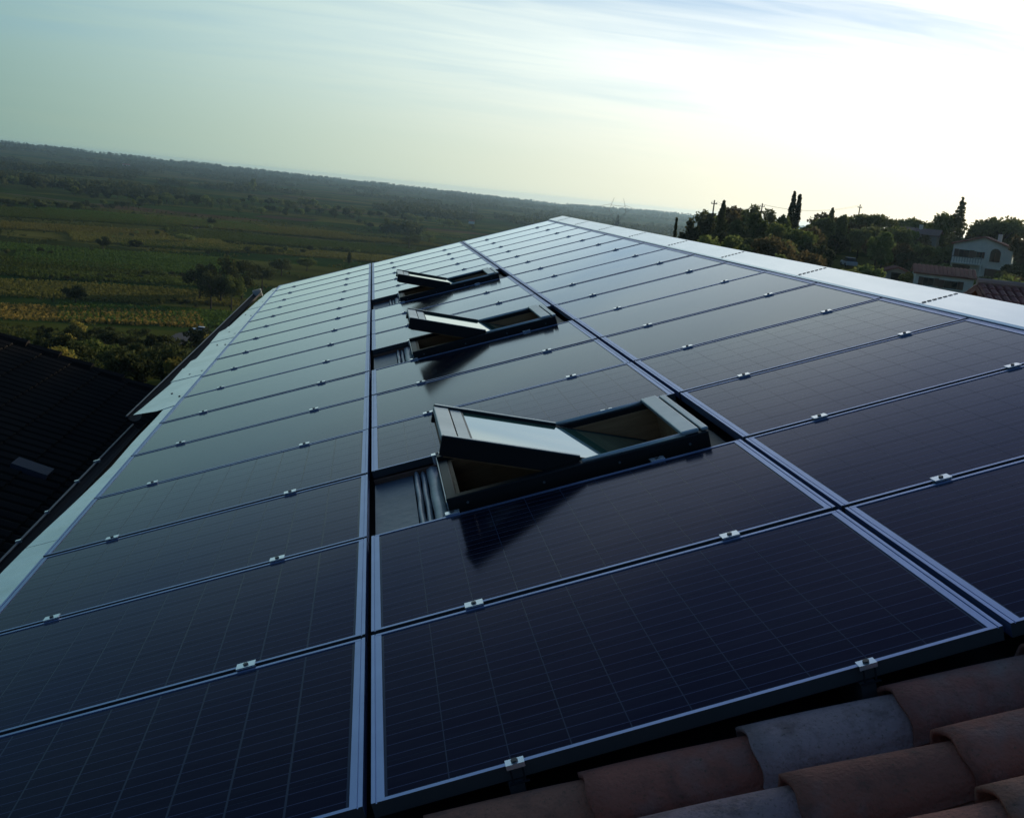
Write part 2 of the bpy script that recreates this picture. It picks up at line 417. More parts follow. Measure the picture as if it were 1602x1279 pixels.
# windows' openings (local roof x,y)
WINDOWS_K = (2, 6, 10)
OP = (0.42, 1.52, 0.11, 0.80)           # opening inside a window cell: x0,x1, dy0,dy1
PITCH_U = 1.01
d = MB()
d.box(-2.02, OP[0] - 0.06, -3.6, U_END, -0.26, -0.16).box(OP[1] + 0.06, 3.70, -3.6, U_END, -0.26, -0.16)
y0 = -3.6
for k in WINDOWS_K:
    d.box(OP[0] - 0.06, OP[1] + 0.06, y0, k * PITCH_U + OP[2] - 0.04, -0.26, -0.16); y0 = k * PITCH_U + OP[3] + 0.04
d.box(OP[0] - 0.06, OP[1] + 0.06, y0, U_END, -0.26, -0.16)
roof = house_local(d.build('roof', M_DECK, house))
# the far slope behind the ridge, walls below
rx, _, rz = rw(3.66, 0, -0.12)
ex, _, ez = rw(-2.0, 0, -0.3)
w = MB()
w.prism([(ex + 0.1, -3.3), (2 * rx - ex - 0.3, -3.3), (2 * rx - ex - 0.3, U_END - 0.2), (ex + 0.1, U_END - 0.2)], -9.5, ez - 0.12)
ow = w.build('wall', M_RENDER, house); ow.location = (0, -7, 8.1)
gb = MB()
for yy in (-3.3, U_END - 0.45):
    b0 = len(gb.v)
    tri = [(ex + 0.15, ez - 0.1), (2 * rx - ex - 0.35, ez - 0.1), (rx, rz - 0.22)]
    gb.v += [(a, yy, c) for a, c in tri] + [(a, yy + 0.25, c) for a, c in tri]
    gb.f += [(b0, b0 + 1, b0 + 2), (b0 + 5, b0 + 4, b0 + 3), (b0, b0 + 3, b0 + 4, b0 + 1), (b0 + 1, b0 + 4, b0 + 5, b0 + 2), (b0 + 2, b0 + 5, b0 + 3, b0)]
og = gb.build('gable_wall', M_RENDER, house); og.location = (0, -7, 8.1)

# ------------------------------------------------------------------ solar panels
N_ROWS = 17
PW = 0.984
COLS = [(-1.722, -0.011, 'eave-side', 'beside the eave'), (0.011, 1.686, 'middle', 'crossed by the roof windows'), (1.708, 3.372, 'ridge-side', 'under the white ridge flashing')]
ORD = ['first', 'second', 'third', 'fourth', 'fifth', 'sixth', 'seventh', 'eighth', 'ninth', 'tenth', 'eleventh', 'twelfth', 'thirteenth',
       'fourteenth', 'fifteenth', 'sixteenth', 'seventeenth', 'eighteenth']
LIP_S, LIP_L = 0.034, 0.013
def panel_meshes(length):
    f = MB()
    # short rails: two steps with a groove, long rails: a narrow lip
    for x0, sgn in ((0, 1), (length, -1)):
        a, bb, c, e = x0, x0 + sgn * 0.011, x0 + sgn * 0.0145, x0 + sgn * LIP_S
        f.box(min(a, bb), max(a, bb), 0, PW, -0.042, 0.0)
        f.box(min(bb, c), max(bb, c), 0, PW, -0.042, -0.0035)
        f.box(min(c, e), max(c, e), LIP_L, PW - LIP_L, -0.042, -0.0008)
    for ya, yb in ((0, LIP_L), (PW - LIP_L, PW)):
        f.box(0.0145, length - 0.0145, ya, yb, -0.0415, -0.0004)
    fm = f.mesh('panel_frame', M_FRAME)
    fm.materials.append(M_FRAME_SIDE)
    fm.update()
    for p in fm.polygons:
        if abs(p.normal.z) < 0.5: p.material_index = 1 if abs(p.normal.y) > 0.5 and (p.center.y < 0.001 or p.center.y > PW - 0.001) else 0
    lam = MB().box(LIP_S, length - LIP_S, LIP_L, PW - LIP_L, -0.010, -0.0040)
    return fm, lam.mesh('laminate', M_BACK), lam.mesh('laminate', M_LAM)
cs_v, cs_u = 0.1565, 0.1545
cell_me = MB().box(-cs_v / 2, cs_v / 2, -cs_u / 2, cs_u / 2, -0.0041, -0.0036).mesh('cell', M_CELL)
CELL_ROWS = 4
for ci, (v0, v1, cname, cwhere) in enumerate(COLS):
    L = v1 - v0
    fm, lam_near, lam_far = panel_meshes(L)
    ordinal = 0
    for k in range(N_ROWS):
        if ci == 1 and k in WINDOWS_K: continue
        jit = random.uniform(-0.0015, 0.0015)
        p = empty('solar_panel', rw(v0, k * PITCH_U + 0.013, jit), (random.uniform(-.0006, .0006), -PITCH + random.uniform(-.0006, .0006), 0))
        tag(p, 'dark blue solar panel, %s from the clay tiles in the %s column' % (ORD[ordinal], cname), 'solar panel', 'solar panels in the %s column' % cname)
        ordinal += 1
        link('frame', fm, p)
        lam = link('laminate', lam_near if k < CELL_ROWS else lam_far, p)
        if k < CELL_ROWS:
            pv = (L - 2 * LIP_S - 0.012) / 10; pu = (PW - 2 * LIP_L - 0.016) / 6
            for i in range(10):
                for j in range(6):
                    c = link('cell', cell_me, lam)
                    c.location = (LIP_S + 0.006 + pv * (i + 0.5), LIP_L + 0.008 + pu * (j + 0.5), 0)
# dark rails under the rows, part of the roof
for ci, (v0, v1, cname, cwhere) in enumerate(COLS):
    for vv in ((-1.37, -0.415), (0.37, 1.303), (2.07, 3.003))[ci]:
        if ci == 1: 
            segs = [(-0.0, 2 * PITCH_U - 0.03)] + [((a + 1) * PITCH_U + 0.02, b * PITCH_U - 0.03) for a, b in zip(WINDOWS_K, list(WINDOWS_K[1:]) + [N_ROWS])]
        else: segs = [(0.0, N_ROWS * PITCH_U)]
        for a, b in segs:
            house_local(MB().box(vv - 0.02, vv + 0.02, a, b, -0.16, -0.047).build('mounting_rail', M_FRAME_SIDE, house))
# clamps
def clamp_mesh(end):
    c = MB()
    if not end:
        c.box(-0.032, 0.032, -0.020, 0.020, 0.0012, 0.0065).box(-0.030, 0.030, -0.009, -0.006, -0.05, 0.0012).box(-0.030, 0.030, 0.006, 0.009, -0.05, 0.0012)
    else:
        c.box(-0.024, 0.024, -0.014, 0.013, 0.0012, 0.0060).box(-0.024, 0.024, -0.014, -0.011, -0.007, 0.0012)
    return c.mesh('panel_clamp', M_CLAMP)
clamp_mid, clamp_end = clamp_mesh(False), clamp_mesh(True)
bolt = MB()
bolt.prism([(0.009 * math.cos(a * math.pi / 3), 0.009 * math.sin(a * math.pi / 3)) for a in range(6)], 0.0065, 0.011)
bolt_me = bolt.mesh('bolt', M_BOLT)
foot_me = MB().box(-0.018, -0.013, -0.0135, -0.0115, -0.044, -0.0072).box(0.013, 0.018, -0.0135, -0.0115, -0.044, -0.0072).box(-0.026, 0.026, -0.020, -0.0115, -0.047, -0.0442).mesh('clamp_foot', M_GUTTER)
for ci, (v0, v1, cname, cwhere) in enumerate(COLS):
    for side, vv in zip(('lower', 'upper'), ((-1.37, -0.415), (0.37, 1.303), (2.07, 3.003))[ci]):
        for k in range(0, N_ROWS):
            end = k == 0
            edge = ci == 1 and (k in WINDOWS_K or k - 1 in WINDOWS_K)
            c = empty('panel_clamp', rw(vv + random.uniform(-0.012, 0.012), k * PITCH_U + (0.010 if end else 0.005), 0.0018), ROT)
            link('clamp_plate', clamp_mid if not end else clamp_end, c)
            link('bolt', bolt_me, c)
            if end: link('clamp_foot', foot_me, c)
            if end: lab = '%s silver end clamp on the front edge of the %s panel column, above the tiles' % (side, cname)
            elif edge: lab = '%s silver clamp on the %s panel seam from the clay tiles, edging a roof window' % (side, ORD[k - 1])
            else: lab = '%s silver clamp on the %s panel seam from the clay tiles, %s column' % (side, ORD[k - 1], cname)
            tag(c, lab, 'clamp', 'silver panel clamps')

# ------------------------------------------------------------------ ridge flashing: white sheets with stitched seams
seams = [-3.55, -1.95, -0.10, 1.76, 3.60, 5.49, 7.35, 9.2, 11.05, 12.9, 14.75, 16.4, 17.22]
for i, (a, b) in enumerate(zip(seams[:-1], seams[1:])):
    s = MB()
    n0 = 0.006 if i % 2 else 0.0065
    prof = [(3.384, -0.05), (3.384, 0.004), (3.40, 0.010), (3.655, 0.012), (3.665, 0.0), (3.80, -0.095), (3.80, -0.10), (3.66, -0.008), (3.65, 0.007), (3.40, 0.005), (3.388, -0.05)]
    if a < -0.2: prof = [(3.50, -0.03), (3.655, 0.012), (3.665, 0.0), (3.80, -0.095), (3.80, -0.10), (3.66, -0.008), (3.65, 0.007), (3.50, -0.036)]
    s.extrude_y(prof, a + 0.003, b - 0.003)
    o = house_local(s.build('ridge_sheet', M_WHITE, roof)); o.matrix_local = Matrix.Identity(4)
    if i > 1:
        for j in range(7):
            vv = 3.415 + j * 0.034
            q = MB().box(vv, vv + 0.020, a - 0.008, a + 0.008, 0.0085, 0.0145).build('seam_stitch', M_BOLT, roof)
# eave flashing: narrow strip near, wide ragged sheets further along
def sheet(name, pts, n, th=0.003, mtl=M_WHITE2):
    return MB().prism(pts, n - th, n).build(name, mtl, roof)
strip_edges = [(-0.2, -1.97), (2.0, -1.965), (3.04, -1.953), (3.5, -1.935), (4.0, -1.905), (4.6, -1.882), (5.1, -1.855), (5.9, -1.865), (6.9, -1.86)]
cuts = [-0.1, 3.42, 6.95]
for a, b in zip(cuts[:-1], cuts[1:]):
    ys = np.linspace(a + 0.004, b - 0.004, 12)
    out = [(float(np.interp(y, [e[0] for e in strip_edges], [e[1] for e in strip_edges])) + 0.006 * math.sin(y * 3.1), float(y)) for y in ys]
    pts = [(-1.728, float(a + 0.004))] + [(-1.728, float(b - 0.004))] + [(x, y) for x, y in reversed(out)]
    sheet('eave_sheet', pts, -0.034)
rag = [(6.86, -1.915), (6.97, -2.14), (7.25, -2.11), (8.35, -2.06), (8.45, -2.08), (9.7, -2.09), (9.8, -2.05), (12.0, -2.085), (12.2, -2.03), (13.6, -1.99), (15.1, -1.945), (16.4, -1.90), (17.2, -1.85)]
cuts = [6.86, 8.41, 9.2, 11.0, 12.4, 14.2, 15.7, 17.2]
ry = [e[0] for e in rag]; rxv = [e[1] for e in rag]
for i, (a, b) in enumerate(zip(cuts[:-1], cuts[1:])):
    ys = [a] + [y for y in ry if a + 0.03 < y < b - 0.03] + [b]
    inner = [(-1.728, a), (-1.728, b)] if i else [(-1.728, a + 0.10), (-1.728, b)]
    out = [(float(np.interp(y, ry, rxv)) + random.uniform(-0.012, 0.012), y + 0.004 * (1 if y == a else 0)) for y in ys]
    sheet('eave_sheet', inner + list(reversed(out)), -0.030 + 0.004 * (i % 2))
    for j in range(2):
        vv, uu = -1.80 - 0.12 * j, a + (b - a) * random.uniform(0.25, 0.8)
        MB().box(vv - 0.008, vv + 0.008, uu - 0.012, uu + 0.012, -0.031, -0.0225).build('rivet', M_BOLT, roof)
# gutters
def gutter(name, v, n, ya, yb, dv=0.0):
    g = MB()
    prof = []
    for a in range(0, 181, 20):
        prof.append((v + 0.075 - 0.075 * math.cos(R(a)), n - 0.07 * math.sin(R(a))))
    prof += [(v + 0.075 + 0.071 * math.cos(R(a)), n - 0.066 * math.sin(R(a))) for a in range(0, 181, 20)]
    g.extrude_y(prof, ya, yb)
    o = g.build(name, M_GUTTER, house); house_local(o)
    lip = MB().tube([(v, ya, n), (v, yb, n)], 0.008, 6).build('gutter_bead', M_GUTTER_LIP, o)
    return o
g1_ = gutter('gutter', -2.31, -0.20, -3.4, 7.5)
for uu, big in ((4.25, 1), (4.84, 0), (5.59, 1), (6.17, 2), (2.6, 1), (3.4, 0)):
    s = (0.010, 0.014, 0.022)[big]
    MB().box(-2.31 - s, -2.31 + s * 1.4, uu - 0.012, uu + 0.012, -0.205, -0.186).build('gutter_bracket', M_CLAMP, g1_)
g2_ = gutter('gutter', -2.36, -0.12, 7.55, 18.3)
MB().box(-2.365, -2.20, 18.28, 18.31, -0.20, -0.06).build('gutter_end', M_WHITE2, g2_)

# ------------------------------------------------------------------ roof windows (centre pivot, half open)
def roof_window(k, label):
    y = k * PITCH_U
    t = empty('roof_window', rw(0, y, 0), ROT)
    tag(t, label, 'roof window', 'half-open roof windows')
    x0, x1, a, b = 0.36, 1.575, 0.070, 0.840
    # outer frame, four rails
    for nm, bx in (('frame_rail', (x0, x1, a, a + 0.052, -0.16, 0.050)), ('frame_rail', (x0, x1, b - 0.052, b, -0.16, 0.050)),
                   ('frame_rail', (x0, x0 + 0.05, a + 0.053, b - 0.053, -0.16, 0.028)), ('frame_rail', (x1 - 0.05, x1, a + 0.053, b - 0.053, -0.16, 0.05))):
        bevel(MB().box(*bx).build(nm, M_CLAD, t), 0.006)
    # bead along the upper half of both side rails
    for yy in (a + 0.026, b - 0.026):
        MB().tube([(0.99, yy, 0.052), (1.47, yy, 0.052)], 0.013, 8).build('cover_bead', M_CLADL, t, True)
    # top hood: wide silver cover, a slot, and a narrow cap
    bevel(MB().box(1.452, 1.535, a + 0.012, b - 0.02, 0.051, 0.072).build('hood', M_CLADL, t), 0.006)
    bevel(MB().box(1.549, 1.580, a + 0.02, b - 0.03, 0.051, 0.066).build('hood_cap', M_CLADL, t), 0.004)
    # pine lining of the shaft
    for bx in ((0.412, 1.523, a + 0.053, a + 0.068, -0.75, 0.02), (0.412, 1.523, b - 0.068, b - 0.053, -0.75, 0.02),
               (0.41, 0.428, a + 0.069, b - 0.069, -0.75, 0.02), (1.507, 1.523, a + 0.069, b - 0.069, -0.75, 0.02)):
        MB().box(*bx).build('shaft_lining', M_PINE, t)
    MB().box(0.40, 1.53, a + 0.04, b - 0.04, -0.80, -0.752).build('shaft_shade', M_ROOM, t)  # dark plate closing the shaft, stands for the unlit room below
    # sash pivoting about a line across the frame
    s = MB()
    lo, hi = -0.622, 0.520
    ya, yb = a + 0.058, b - 0.058
    for bx in ((lo, hi, ya, ya + 0.048, -0.078, -0.014), (lo, hi, yb - 0.048, yb, -0.078, -0.014), (lo, lo + 0.06, ya + 0.049, yb - 0.049, -0.078, -0.014), (hi - 0.06, hi, ya + 0.049, yb - 0.049, -0.078, -0.014)):
        s.box(*bx)
    sash = s.build('sash', M_PINE, t)
    sash.location = (0.995, 0, 0.048); sash.rotation_euler = (0, R(23.5), 0)
    MB().box(lo + 0.115, hi - 0.05, ya + 0.02, yb - 0.02, -0.013, 0.004).build('pane', M_PANE, sash)
    for yy0, yy1 in ((ya - 0.010, ya + 0.018), (yb - 0.018, yb + 0.010)):
        bevel(MB().box(lo - 0.02, -0.012, yy0, yy1, -0.072, 0.018).build('side_cladding', M_CLAD, sash), 0.004)
        MB().box(lo - 0.015, -0.014, yy0 + 0.004, yy1 - 0.004, 0.0185, 0.0215).build('cladding_edge', M_CLADL, sash)
    bevel(MB().box(lo - 0.022, lo + 0.052, ya + 0.020, yb - 0.020, -0.012, 0.014).build('bottom_cover', M_CLADL, sash), 0.004)
    MB().box(lo + 0.060, lo + 0.114, ya + 0.020, yb - 0.020, -0.012, 0.009).build('glazing_bead', M_CLADL, sash)
    M = MB()
    for bx in ((lo + 0.1151, hi - 0.051, ya + 0.0185, ya + 0.0285, 0.0042, 0.0075), (lo + 0.1151, hi - 0.051, yb - 0.0285, yb - 0.0185, 0.0042, 0.0075), (lo + 0.1151, lo + 0.125, ya + 0.029, yb - 0.029, 0.0042, 0.0075)): M.box(*bx)
    M.build('gasket', M_BOLT, sash)
    for yy in (ya - 0.014, yb + 0.002):
        hg = MB(); n = 12
        hg.v += [(0.03 * math.cos(2 * math.pi * i / n), yy, -0.03 + 0.03 * math.sin(2 * math.pi * i / n)) for i in range(n)] + [(0.03 * math.cos(2 * math.pi * i / n), yy + 0.012, -0.03 + 0.03 * math.sin(2 * math.pi * i / n)) for i in range(n)]
        hg.f += [tuple(range(n)), tuple(reversed(range(n, 2 * n)))] + [(i, n + i, n + (i + 1) % n, (i + 1) % n) for i in range(n)]
        hg.build('pivot_hinge', M_GUTTER_LIP, sash)
    MB().tube([(hi - 0.03, ya + 0.10, -0.095), (hi - 0.03, yb - 0.10, -0.095)], 0.010, 8).build('handle_bar', M_CLADL, sash, True)
    for xx in (0.45, 0.80, 1.15, 1.48):
        MB().tube([(xx, a - 0.003, 0.012), (xx, a + 0.002, 0.012)], 0.006, 8).build('screw', M_GUTTER_LIP, t)
    # flashing below: flat apron, ribbed skirt with folds; and above
    MB().box(0.012, 0.215, 0.02, 0.99, -0.075, -0.068).build('apron', M_LEAD, t)
    for i, (xa, xb, zt) in enumerate(((0.218, 0.250, -0.052), (0.254, 0.284, -0.060), (0.288, 0.354, -0.046))):
        p = MB(); n = 40
        for j in range(n + 1):
            yy = 0.03 + 0.945 * j / n
            wv = 0.0018 * math.sin(j * 0.35 + i * 2); hz_ = 0.0012 * math.sin(j * 0.5 + i)
            for xx, zz in ((xa + wv, -0.078), (xa + wv + 0.006, zt - 0.004 + hz_), ((xa + xb) / 2 + wv, zt + 0.004 + hz_), (xb + wv * 0.6 - 0.006, zt - 0.003 + hz_), (xb + wv * 0.6, -0.078)):
                p.v.append((xx, yy, zz))
        for j in range(n):
            for c in range(4):
                q = j * 5 + c; p.f.append((q, q + 1, q + 6, q + 5))
        p.build('apron_fold', M_FOLD, t, True)
    MB().box(0.357, 0.362, a, b, -0.08, 0.034).build('apron_edge', M_CLADL, t)
    MB().box(0.012, 1.68, 0.985, 1.012, -0.15, -0.046).build('batten', M_BATTEN, t)
    MB().box(1.585, 1.675, 0.03, 0.98, -0.10, -0.06).build('head_flashing', M_CLAD, t)
    MB().box(0.37, 1.58, 0.018, 0.068, -0.09, -0.03).build('side_flashing', M_CLAD, t)
    MB().box(0.37, 1.58, 0.842, 0.975, -0.09, -0.04).build('side_flashing', M_CLAD, t)
    return t
roof_window(2, 'half-open pivot roof window closest to the clay tiles, sash tilted up')
roof_window(6, 'half-open pivot roof window between the two other roof windows')
roof_window(10, 'half-open pivot roof window farthest from the clay tiles')

# ------------------------------------------------------------------ clay canal tiles on our roof end
def tile_material():
    mt = bpy.data.materials.new('clay_canal_tile'); mt.use_nodes = True
    t = mt.node_tree; b = t.nodes['Principled BSDF']; b.inputs['Roughness'].default_value = 0.85
    oi = t.nodes.new('ShaderNodeObjectInfo'); tcn = t.nodes.new('ShaderNodeTexCoord')
    add = t.nodes.new('ShaderNodeVectorMath'); add.operation = 'ADD'
    sc = t.nodes.new('ShaderNodeVectorMath'); sc.operation = 'SCALE'; sc.inputs['Scale'].default_value = 37.0
    cx_ = t.nodes.new('ShaderNodeCombineXYZ')
    for i in range(3): t.links.new(oi.outputs['Random'], cx_.inputs[i])
    t.links.new(cx_.outputs[0], sc.inputs[0]); t.links.new(tcn.outputs['Object'], add.inputs[0]); t.links.new(sc.outputs[0], add.inputs[1])
    def noise(s, d, lo, hi):
        n = t.nodes.new('ShaderNodeTexNoise'); n.inputs['Scale'].default_value = s; n.inputs['Detail'].default_value = d; n.inputs['Roughness'].default_value = 0.7
        t.links.new(add.outputs[0], n.inputs[0])
        r = t.nodes.new('ShaderNodeMapRange'); r.inputs[1].default_value = lo; r.inputs[2].default_value = hi; t.links.new(n.outputs[0], r.inputs[0])
        return r.outputs[0]
    def mx(fac, a, c):
        n = t.nodes.new('ShaderNodeMix'); n.data_type = 'RGBA'
        t.links.new(fac, n.inputs[0]); t.links.new(a, n.inputs[6])
        if isinstance(c, tuple): n.inputs[7].default_value = (*c, 1)
        else: t.links.new(c, n.inputs[7])
        return n.outputs[2]
    c = oi.outputs['Color']
    c = mx(noise(5, 3, 0.50, 0.80), c, (0.30, 0.19, 0.16))
    c = mx(noise(9, 8, 0.50, 0.80), c, (0.11, 0.058, 0.042))
    c = mx(noise(110, 6, 0.56, 0.72), c, (0.12, 0.085, 0.045))
    t.links.new(c, b.inputs['Base Color'])
    nb = t.nodes.new('ShaderNodeTexNoise'); nb.inputs['Scale'].default_value = 90; nb.inputs['Detail'].default_value = 6; t.links.new(add.outputs[0], nb.inputs[0])
    bp = t.nodes.new('ShaderNodeBump'); bp.inputs['Strength'].default_value = 0.9; bp.inputs['Distance'].default_value = 0.006
    t.links.new(nb.outputs[0], bp.inputs['Height']); t.links.new(bp.outputs[0], b.inputs['Normal'])
    return mt
M_TILE = tile_material()
def tile_mesh(seed, cover=True):
    rr = random.Random(seed)
    nL, nS, th = 8, 14, 0.013
    mb = MB()
    ph = rr.uniform(0, 6)
    for layer in (0, 1):
        for i in range(nL + 1):
            s = i / nL
            rr_ = (0.104 - 0.020 * s) - layer * th
            for j in range(nS + 1):
                a = math.pi * (j / nS)
                wob = 0.0022 * math.sin(3 * a + ph + 4 * s)
                x = s * 0.47 + (0.004 * math.sin(5 * a + ph) if i == 0 else 0)
                zz = (rr_ + wob) * math.sin(a) * 0.92
                if not cover: zz = -zz
                mb.v.append((x, -(rr_ + wob) * math.cos(a), zz))
    st = nS + 1; off = (nL + 1) * st
    for i in range(nL):
        for j in range(nS):
            q = (i * st + j, i * st + j + 1, (i + 1) * st + j + 1, (i + 1) * st + j)
            mb.f.append(q if not cover else tuple(reversed(q)))
            q2 = tuple(off + e for e in q)
            mb.f.append(tuple(reversed(q2)) if not cover else q2)
    for i in range(nL):
        for j in (0, nS):
            mb.f.append((i * st + j, (i + 1) * st + j, off + (i + 1) * st + j, off + i * st + j))
    for j in range(nS):
        for i in (0, nL):
            mb.f.append((i * st + j, i * st + j + 1, off + i * st + j + 1, off + i * st + j))
    return mb.mesh('roof_tile', M_TILE, True)
covers = [tile_mesh(i) for i in range(4)]
pans = [tile_mesh(i + 10, False) for i in range(2)]
TCOL = [(0.50, 0.150, 0.092), (0.42, 0.130, 0.080), (0.54, 0.180, 0.110), (0.35, 0.115, 0.070), (0.46, 0.175, 0.100)]
for row in range(15):
    uy = -0.088 - row * 0.228
    for c in range(-7, 9):
        v = 0.525 + c * 0.398 + (0.02 if row == 1 else 0.0) + random.uniform(-0.018, 0.018)
        if v < -2.15 or v > 3.35: continue
        o = link('roof_tile', random.choice(covers), roof)
        o.location = (v, uy + random.uniform(-0.006, 0.006), -0.122 + random.uniform(-0.003, 0.003))
        o.rotation_euler = (random.uniform(-0.03, 0.03), R(1.6), random.uniform(-0.018, 0.018))
        col = random.choice(TCOL)
        if row == 0 and c == 1: col = (0.46, 0.29, 0.27)
        if row == 1 and c == 0: col = (0.46, 0.27, 0.25)
        if row == 0 and c == 2: col = (0.36, 0.12, 0.085)
        o.color = (*col, 1)
        q = link('pan_tile', random.choice(pans), roof)
        q.location = (v + 0.05, uy - 0.114, -0.060); q.rotation_euler = (0, R(1.6), 0); q.color = (*random.choice(TCOL), 1)

# ------------------------------------------------------------------ neighbouring houses close by
def tiled_slope(name, p0, across, down, nx, pitch_w, length, mtl, parent, seed=1, segs=10):
    """ribbed (canal tile) roof slope: ribs run along 'down' from p0, repeated along 'across'"""
    mb = MB(); p0 = Vector(p0); across = Vector(across).normalized(); down = Vector(down).normalized(); nrm = across.cross(down).normalized()
    if nrm.z < 0: nrm = -nrm
    rr = random.Random(seed); ns = 4
    nseg = max(2, int(length / 0.40))
    for i in range(nx):
        b = len(mb.v)
        rows = []
        for s in range(nseg):
            for e in (0, 1):
                d_ = (s + e) * length / nseg
                lift = 0.022 * (1 if e else 0)
                for j in range(ns + 1):
                    a = math.pi * j / ns
                    mb.v.append(tuple(p0 + across * (i * pitch_w + pitch_w / 2 - math.cos(a) * pitch_w * 0.46) + down * d_ + nrm * (0.09 * math.sin(a) + lift)))
        for s in range(nseg * 2 - 1):
            for j in range(ns):
                q = b + s * (ns + 1) + j
                mb.f.append((q, q + 1, q + ns + 2, q + ns + 1))
    c = [p0 - nrm * 0.02, p0 + across * nx * pitch_w - nrm * 0.02, p0 + across * nx * pitch_w + down * length - nrm * 0.02, p0 + down * length - nrm * 0.02]
    b = len(mb.v); mb.v += [tuple(q) for q in c] + [tuple(q - nrm * 0.15) for q in c]
    mb.f += [(b, b + 1, b + 2, b + 3), (b + 7, b + 6, b + 5, b + 4)] + [(b + i, b + 4 + i, b + 4 + (i + 1) % 4, b + (i + 1) % 4) for i in range(4)]
    return mb.build(name, mtl, parent)
# dark roof to the left, below our eave: ribs run down towards our wall
nh = empty('house', (-6.0, 4.0, -8.5))
tag(nh, 'lower neighbouring house with dark tiled roof and one small rooflight, below the gutter', 'house')
def put(o, base):
    o.location = tuple(-c for c in base); return o
NB = (-6.0, 4.0, -8.5)
slope = R(16.9)
xr, zr_ = -9.2, -0.24
dn = (math.cos(slope), 0, -math.sin(slope))
ln = (-2.75 - xr) / math.cos(slope)
put(tiled_slope('roof', (xr, -6.0, zr_), (0, 1, 0), dn, 91, 0.22, ln, M_DTILE, nh, 5), NB)
put(tiled_slope('roof', (xr, -6.0, zr_), (0, 1, 0), (-math.cos(slope), 0, -math.sin(slope)), 91, 0.22, ln, M_DTILE, nh, 6), NB)
put(MB().prism([(2 * xr + 2.95 + 0.2, -5.8), (-2.95, -5.8), (-2.95, 13.8), (2 * xr + 2.95 + 0.2, 13.8)], -9.0, -2.3).build('wall', M_RENDER2, nh), NB)
put(MB().tube([(xr, -6.0, zr_ + 0.05), (xr, 14.0, zr_ + 0.05)], 0.12, 8).build('ridge', M_DTILE, nh), NB)
rk = MB()
for s in range(14):
    a = ln / 14 * s
    p = Vector((xr, 13.95, zr_)) + Vector(dn) * a; q = p + Vector(dn) * (ln / 14 + 0.05)
    rk.tube([tuple(p + Vector((0, 0, 0.03))), tuple(q + Vector((0, 0, 0.06)))], [0.09, 0.115], 8)
put(rk.build('verge_tiles', M_DTILE, nh), NB)
# small rooflight lying in that roof
dd = ray(46, 745); n_ = Vector((math.sin(slope), 0, math.cos(slope)))
tt = (Vector((xr, 0, zr_)) - Vector(CAM)).dot(n_) / Vector(dd).dot(n_)
hp = Vector(CAM) + Vector(dd) * tt
rl = MB().box(-0.19, 0.19, -0.13, 0.13, 0.06, 0.125).build('rooflight', mat('rooflight_glass', (0.05, 0.055, 0.075), rough=0.7, spec=0.15), nh)
rl.location = tuple(hp - Vector(NB)); rl.rotation_euler = (0, slope, 0)

# ------------------------------------------------------------------ vegetation
def leaf_mat(name, col, col2, trans=0.5):
    mt = bpy.data.materials.new(name); mt.use_nodes = True
    t = mt.node_tree; t.nodes.remove(t.nodes['Principled BSDF'])
    gm = t.nodes.new('ShaderNodeNewGeometry'); oi = t.nodes.new('ShaderNodeObjectInfo')
    mx = t.nodes.new('ShaderNodeMix'); mx.data_type = 'RGBA'; mx.inputs[6].default_value = (*col, 1); mx.inputs[7].default_value = (*col2, 1)
    t.links.new(gm.outputs['Random Per Island'], mx.inputs[0])
    mr = t.nodes.new('ShaderNodeMapRange'); mr.inputs[3].default_value = 0.7; mr.inputs[4].default_value = 1.3
    t.links.new(oi.outputs['Random'], mr.inputs[0])
    hs = t.nodes.new('ShaderNodeHueSaturation'); t.links.new(mr.outputs[0], hs.inputs['Value']); t.links.new(mx.outputs[2], hs.inputs['Color'])
    df = t.nodes.new('ShaderNodeBsdfDiffuse'); tl = t.nodes.new('ShaderNodeBsdfTranslucent')
    t.links.new(hs.outputs[0], df.inputs[0]); t.links.new(hs.outputs[0], tl.inputs[0])
    ms = t.nodes.new('ShaderNodeMixShader'); ms.inputs[0].default_value = trans
    t.links.new(df.outputs[0], ms.inputs[1]); t.links.new(tl.outputs[0], ms.inputs[2])
    t.links.new(ms.outputs[0], t.nodes['Material Output'].inputs[0])
    return mt
L_DARK = leaf_mat('leaves_evergreen', (0.038, 0.052, 0.020), (0.081, 0.090, 0.035))
L_PINE = leaf_mat('needles_pine', (0.110, 0.129, 0.050), (0.204, 0.214, 0.079))
L_GREEN = leaf_mat('leaves_green', (0.099, 0.144, 0.039), (0.210, 0.236, 0.073))
L_YEL = leaf_mat('leaves_yellowing', (0.210, 0.204, 0.050), (0.372, 0.297, 0.073))
L_RUST = leaf_mat('leaves_rusty', (0.105, 0.088, 0.040), (0.165, 0.125, 0.055))

L_HILL = leaf_mat('leaves_evergreen_in_glare', (0.065, 0.078, 0.035), (0.118, 0.124, 0.053), 0.5)  # paler evergreen leaves: glare near the sun put into the leaf colour

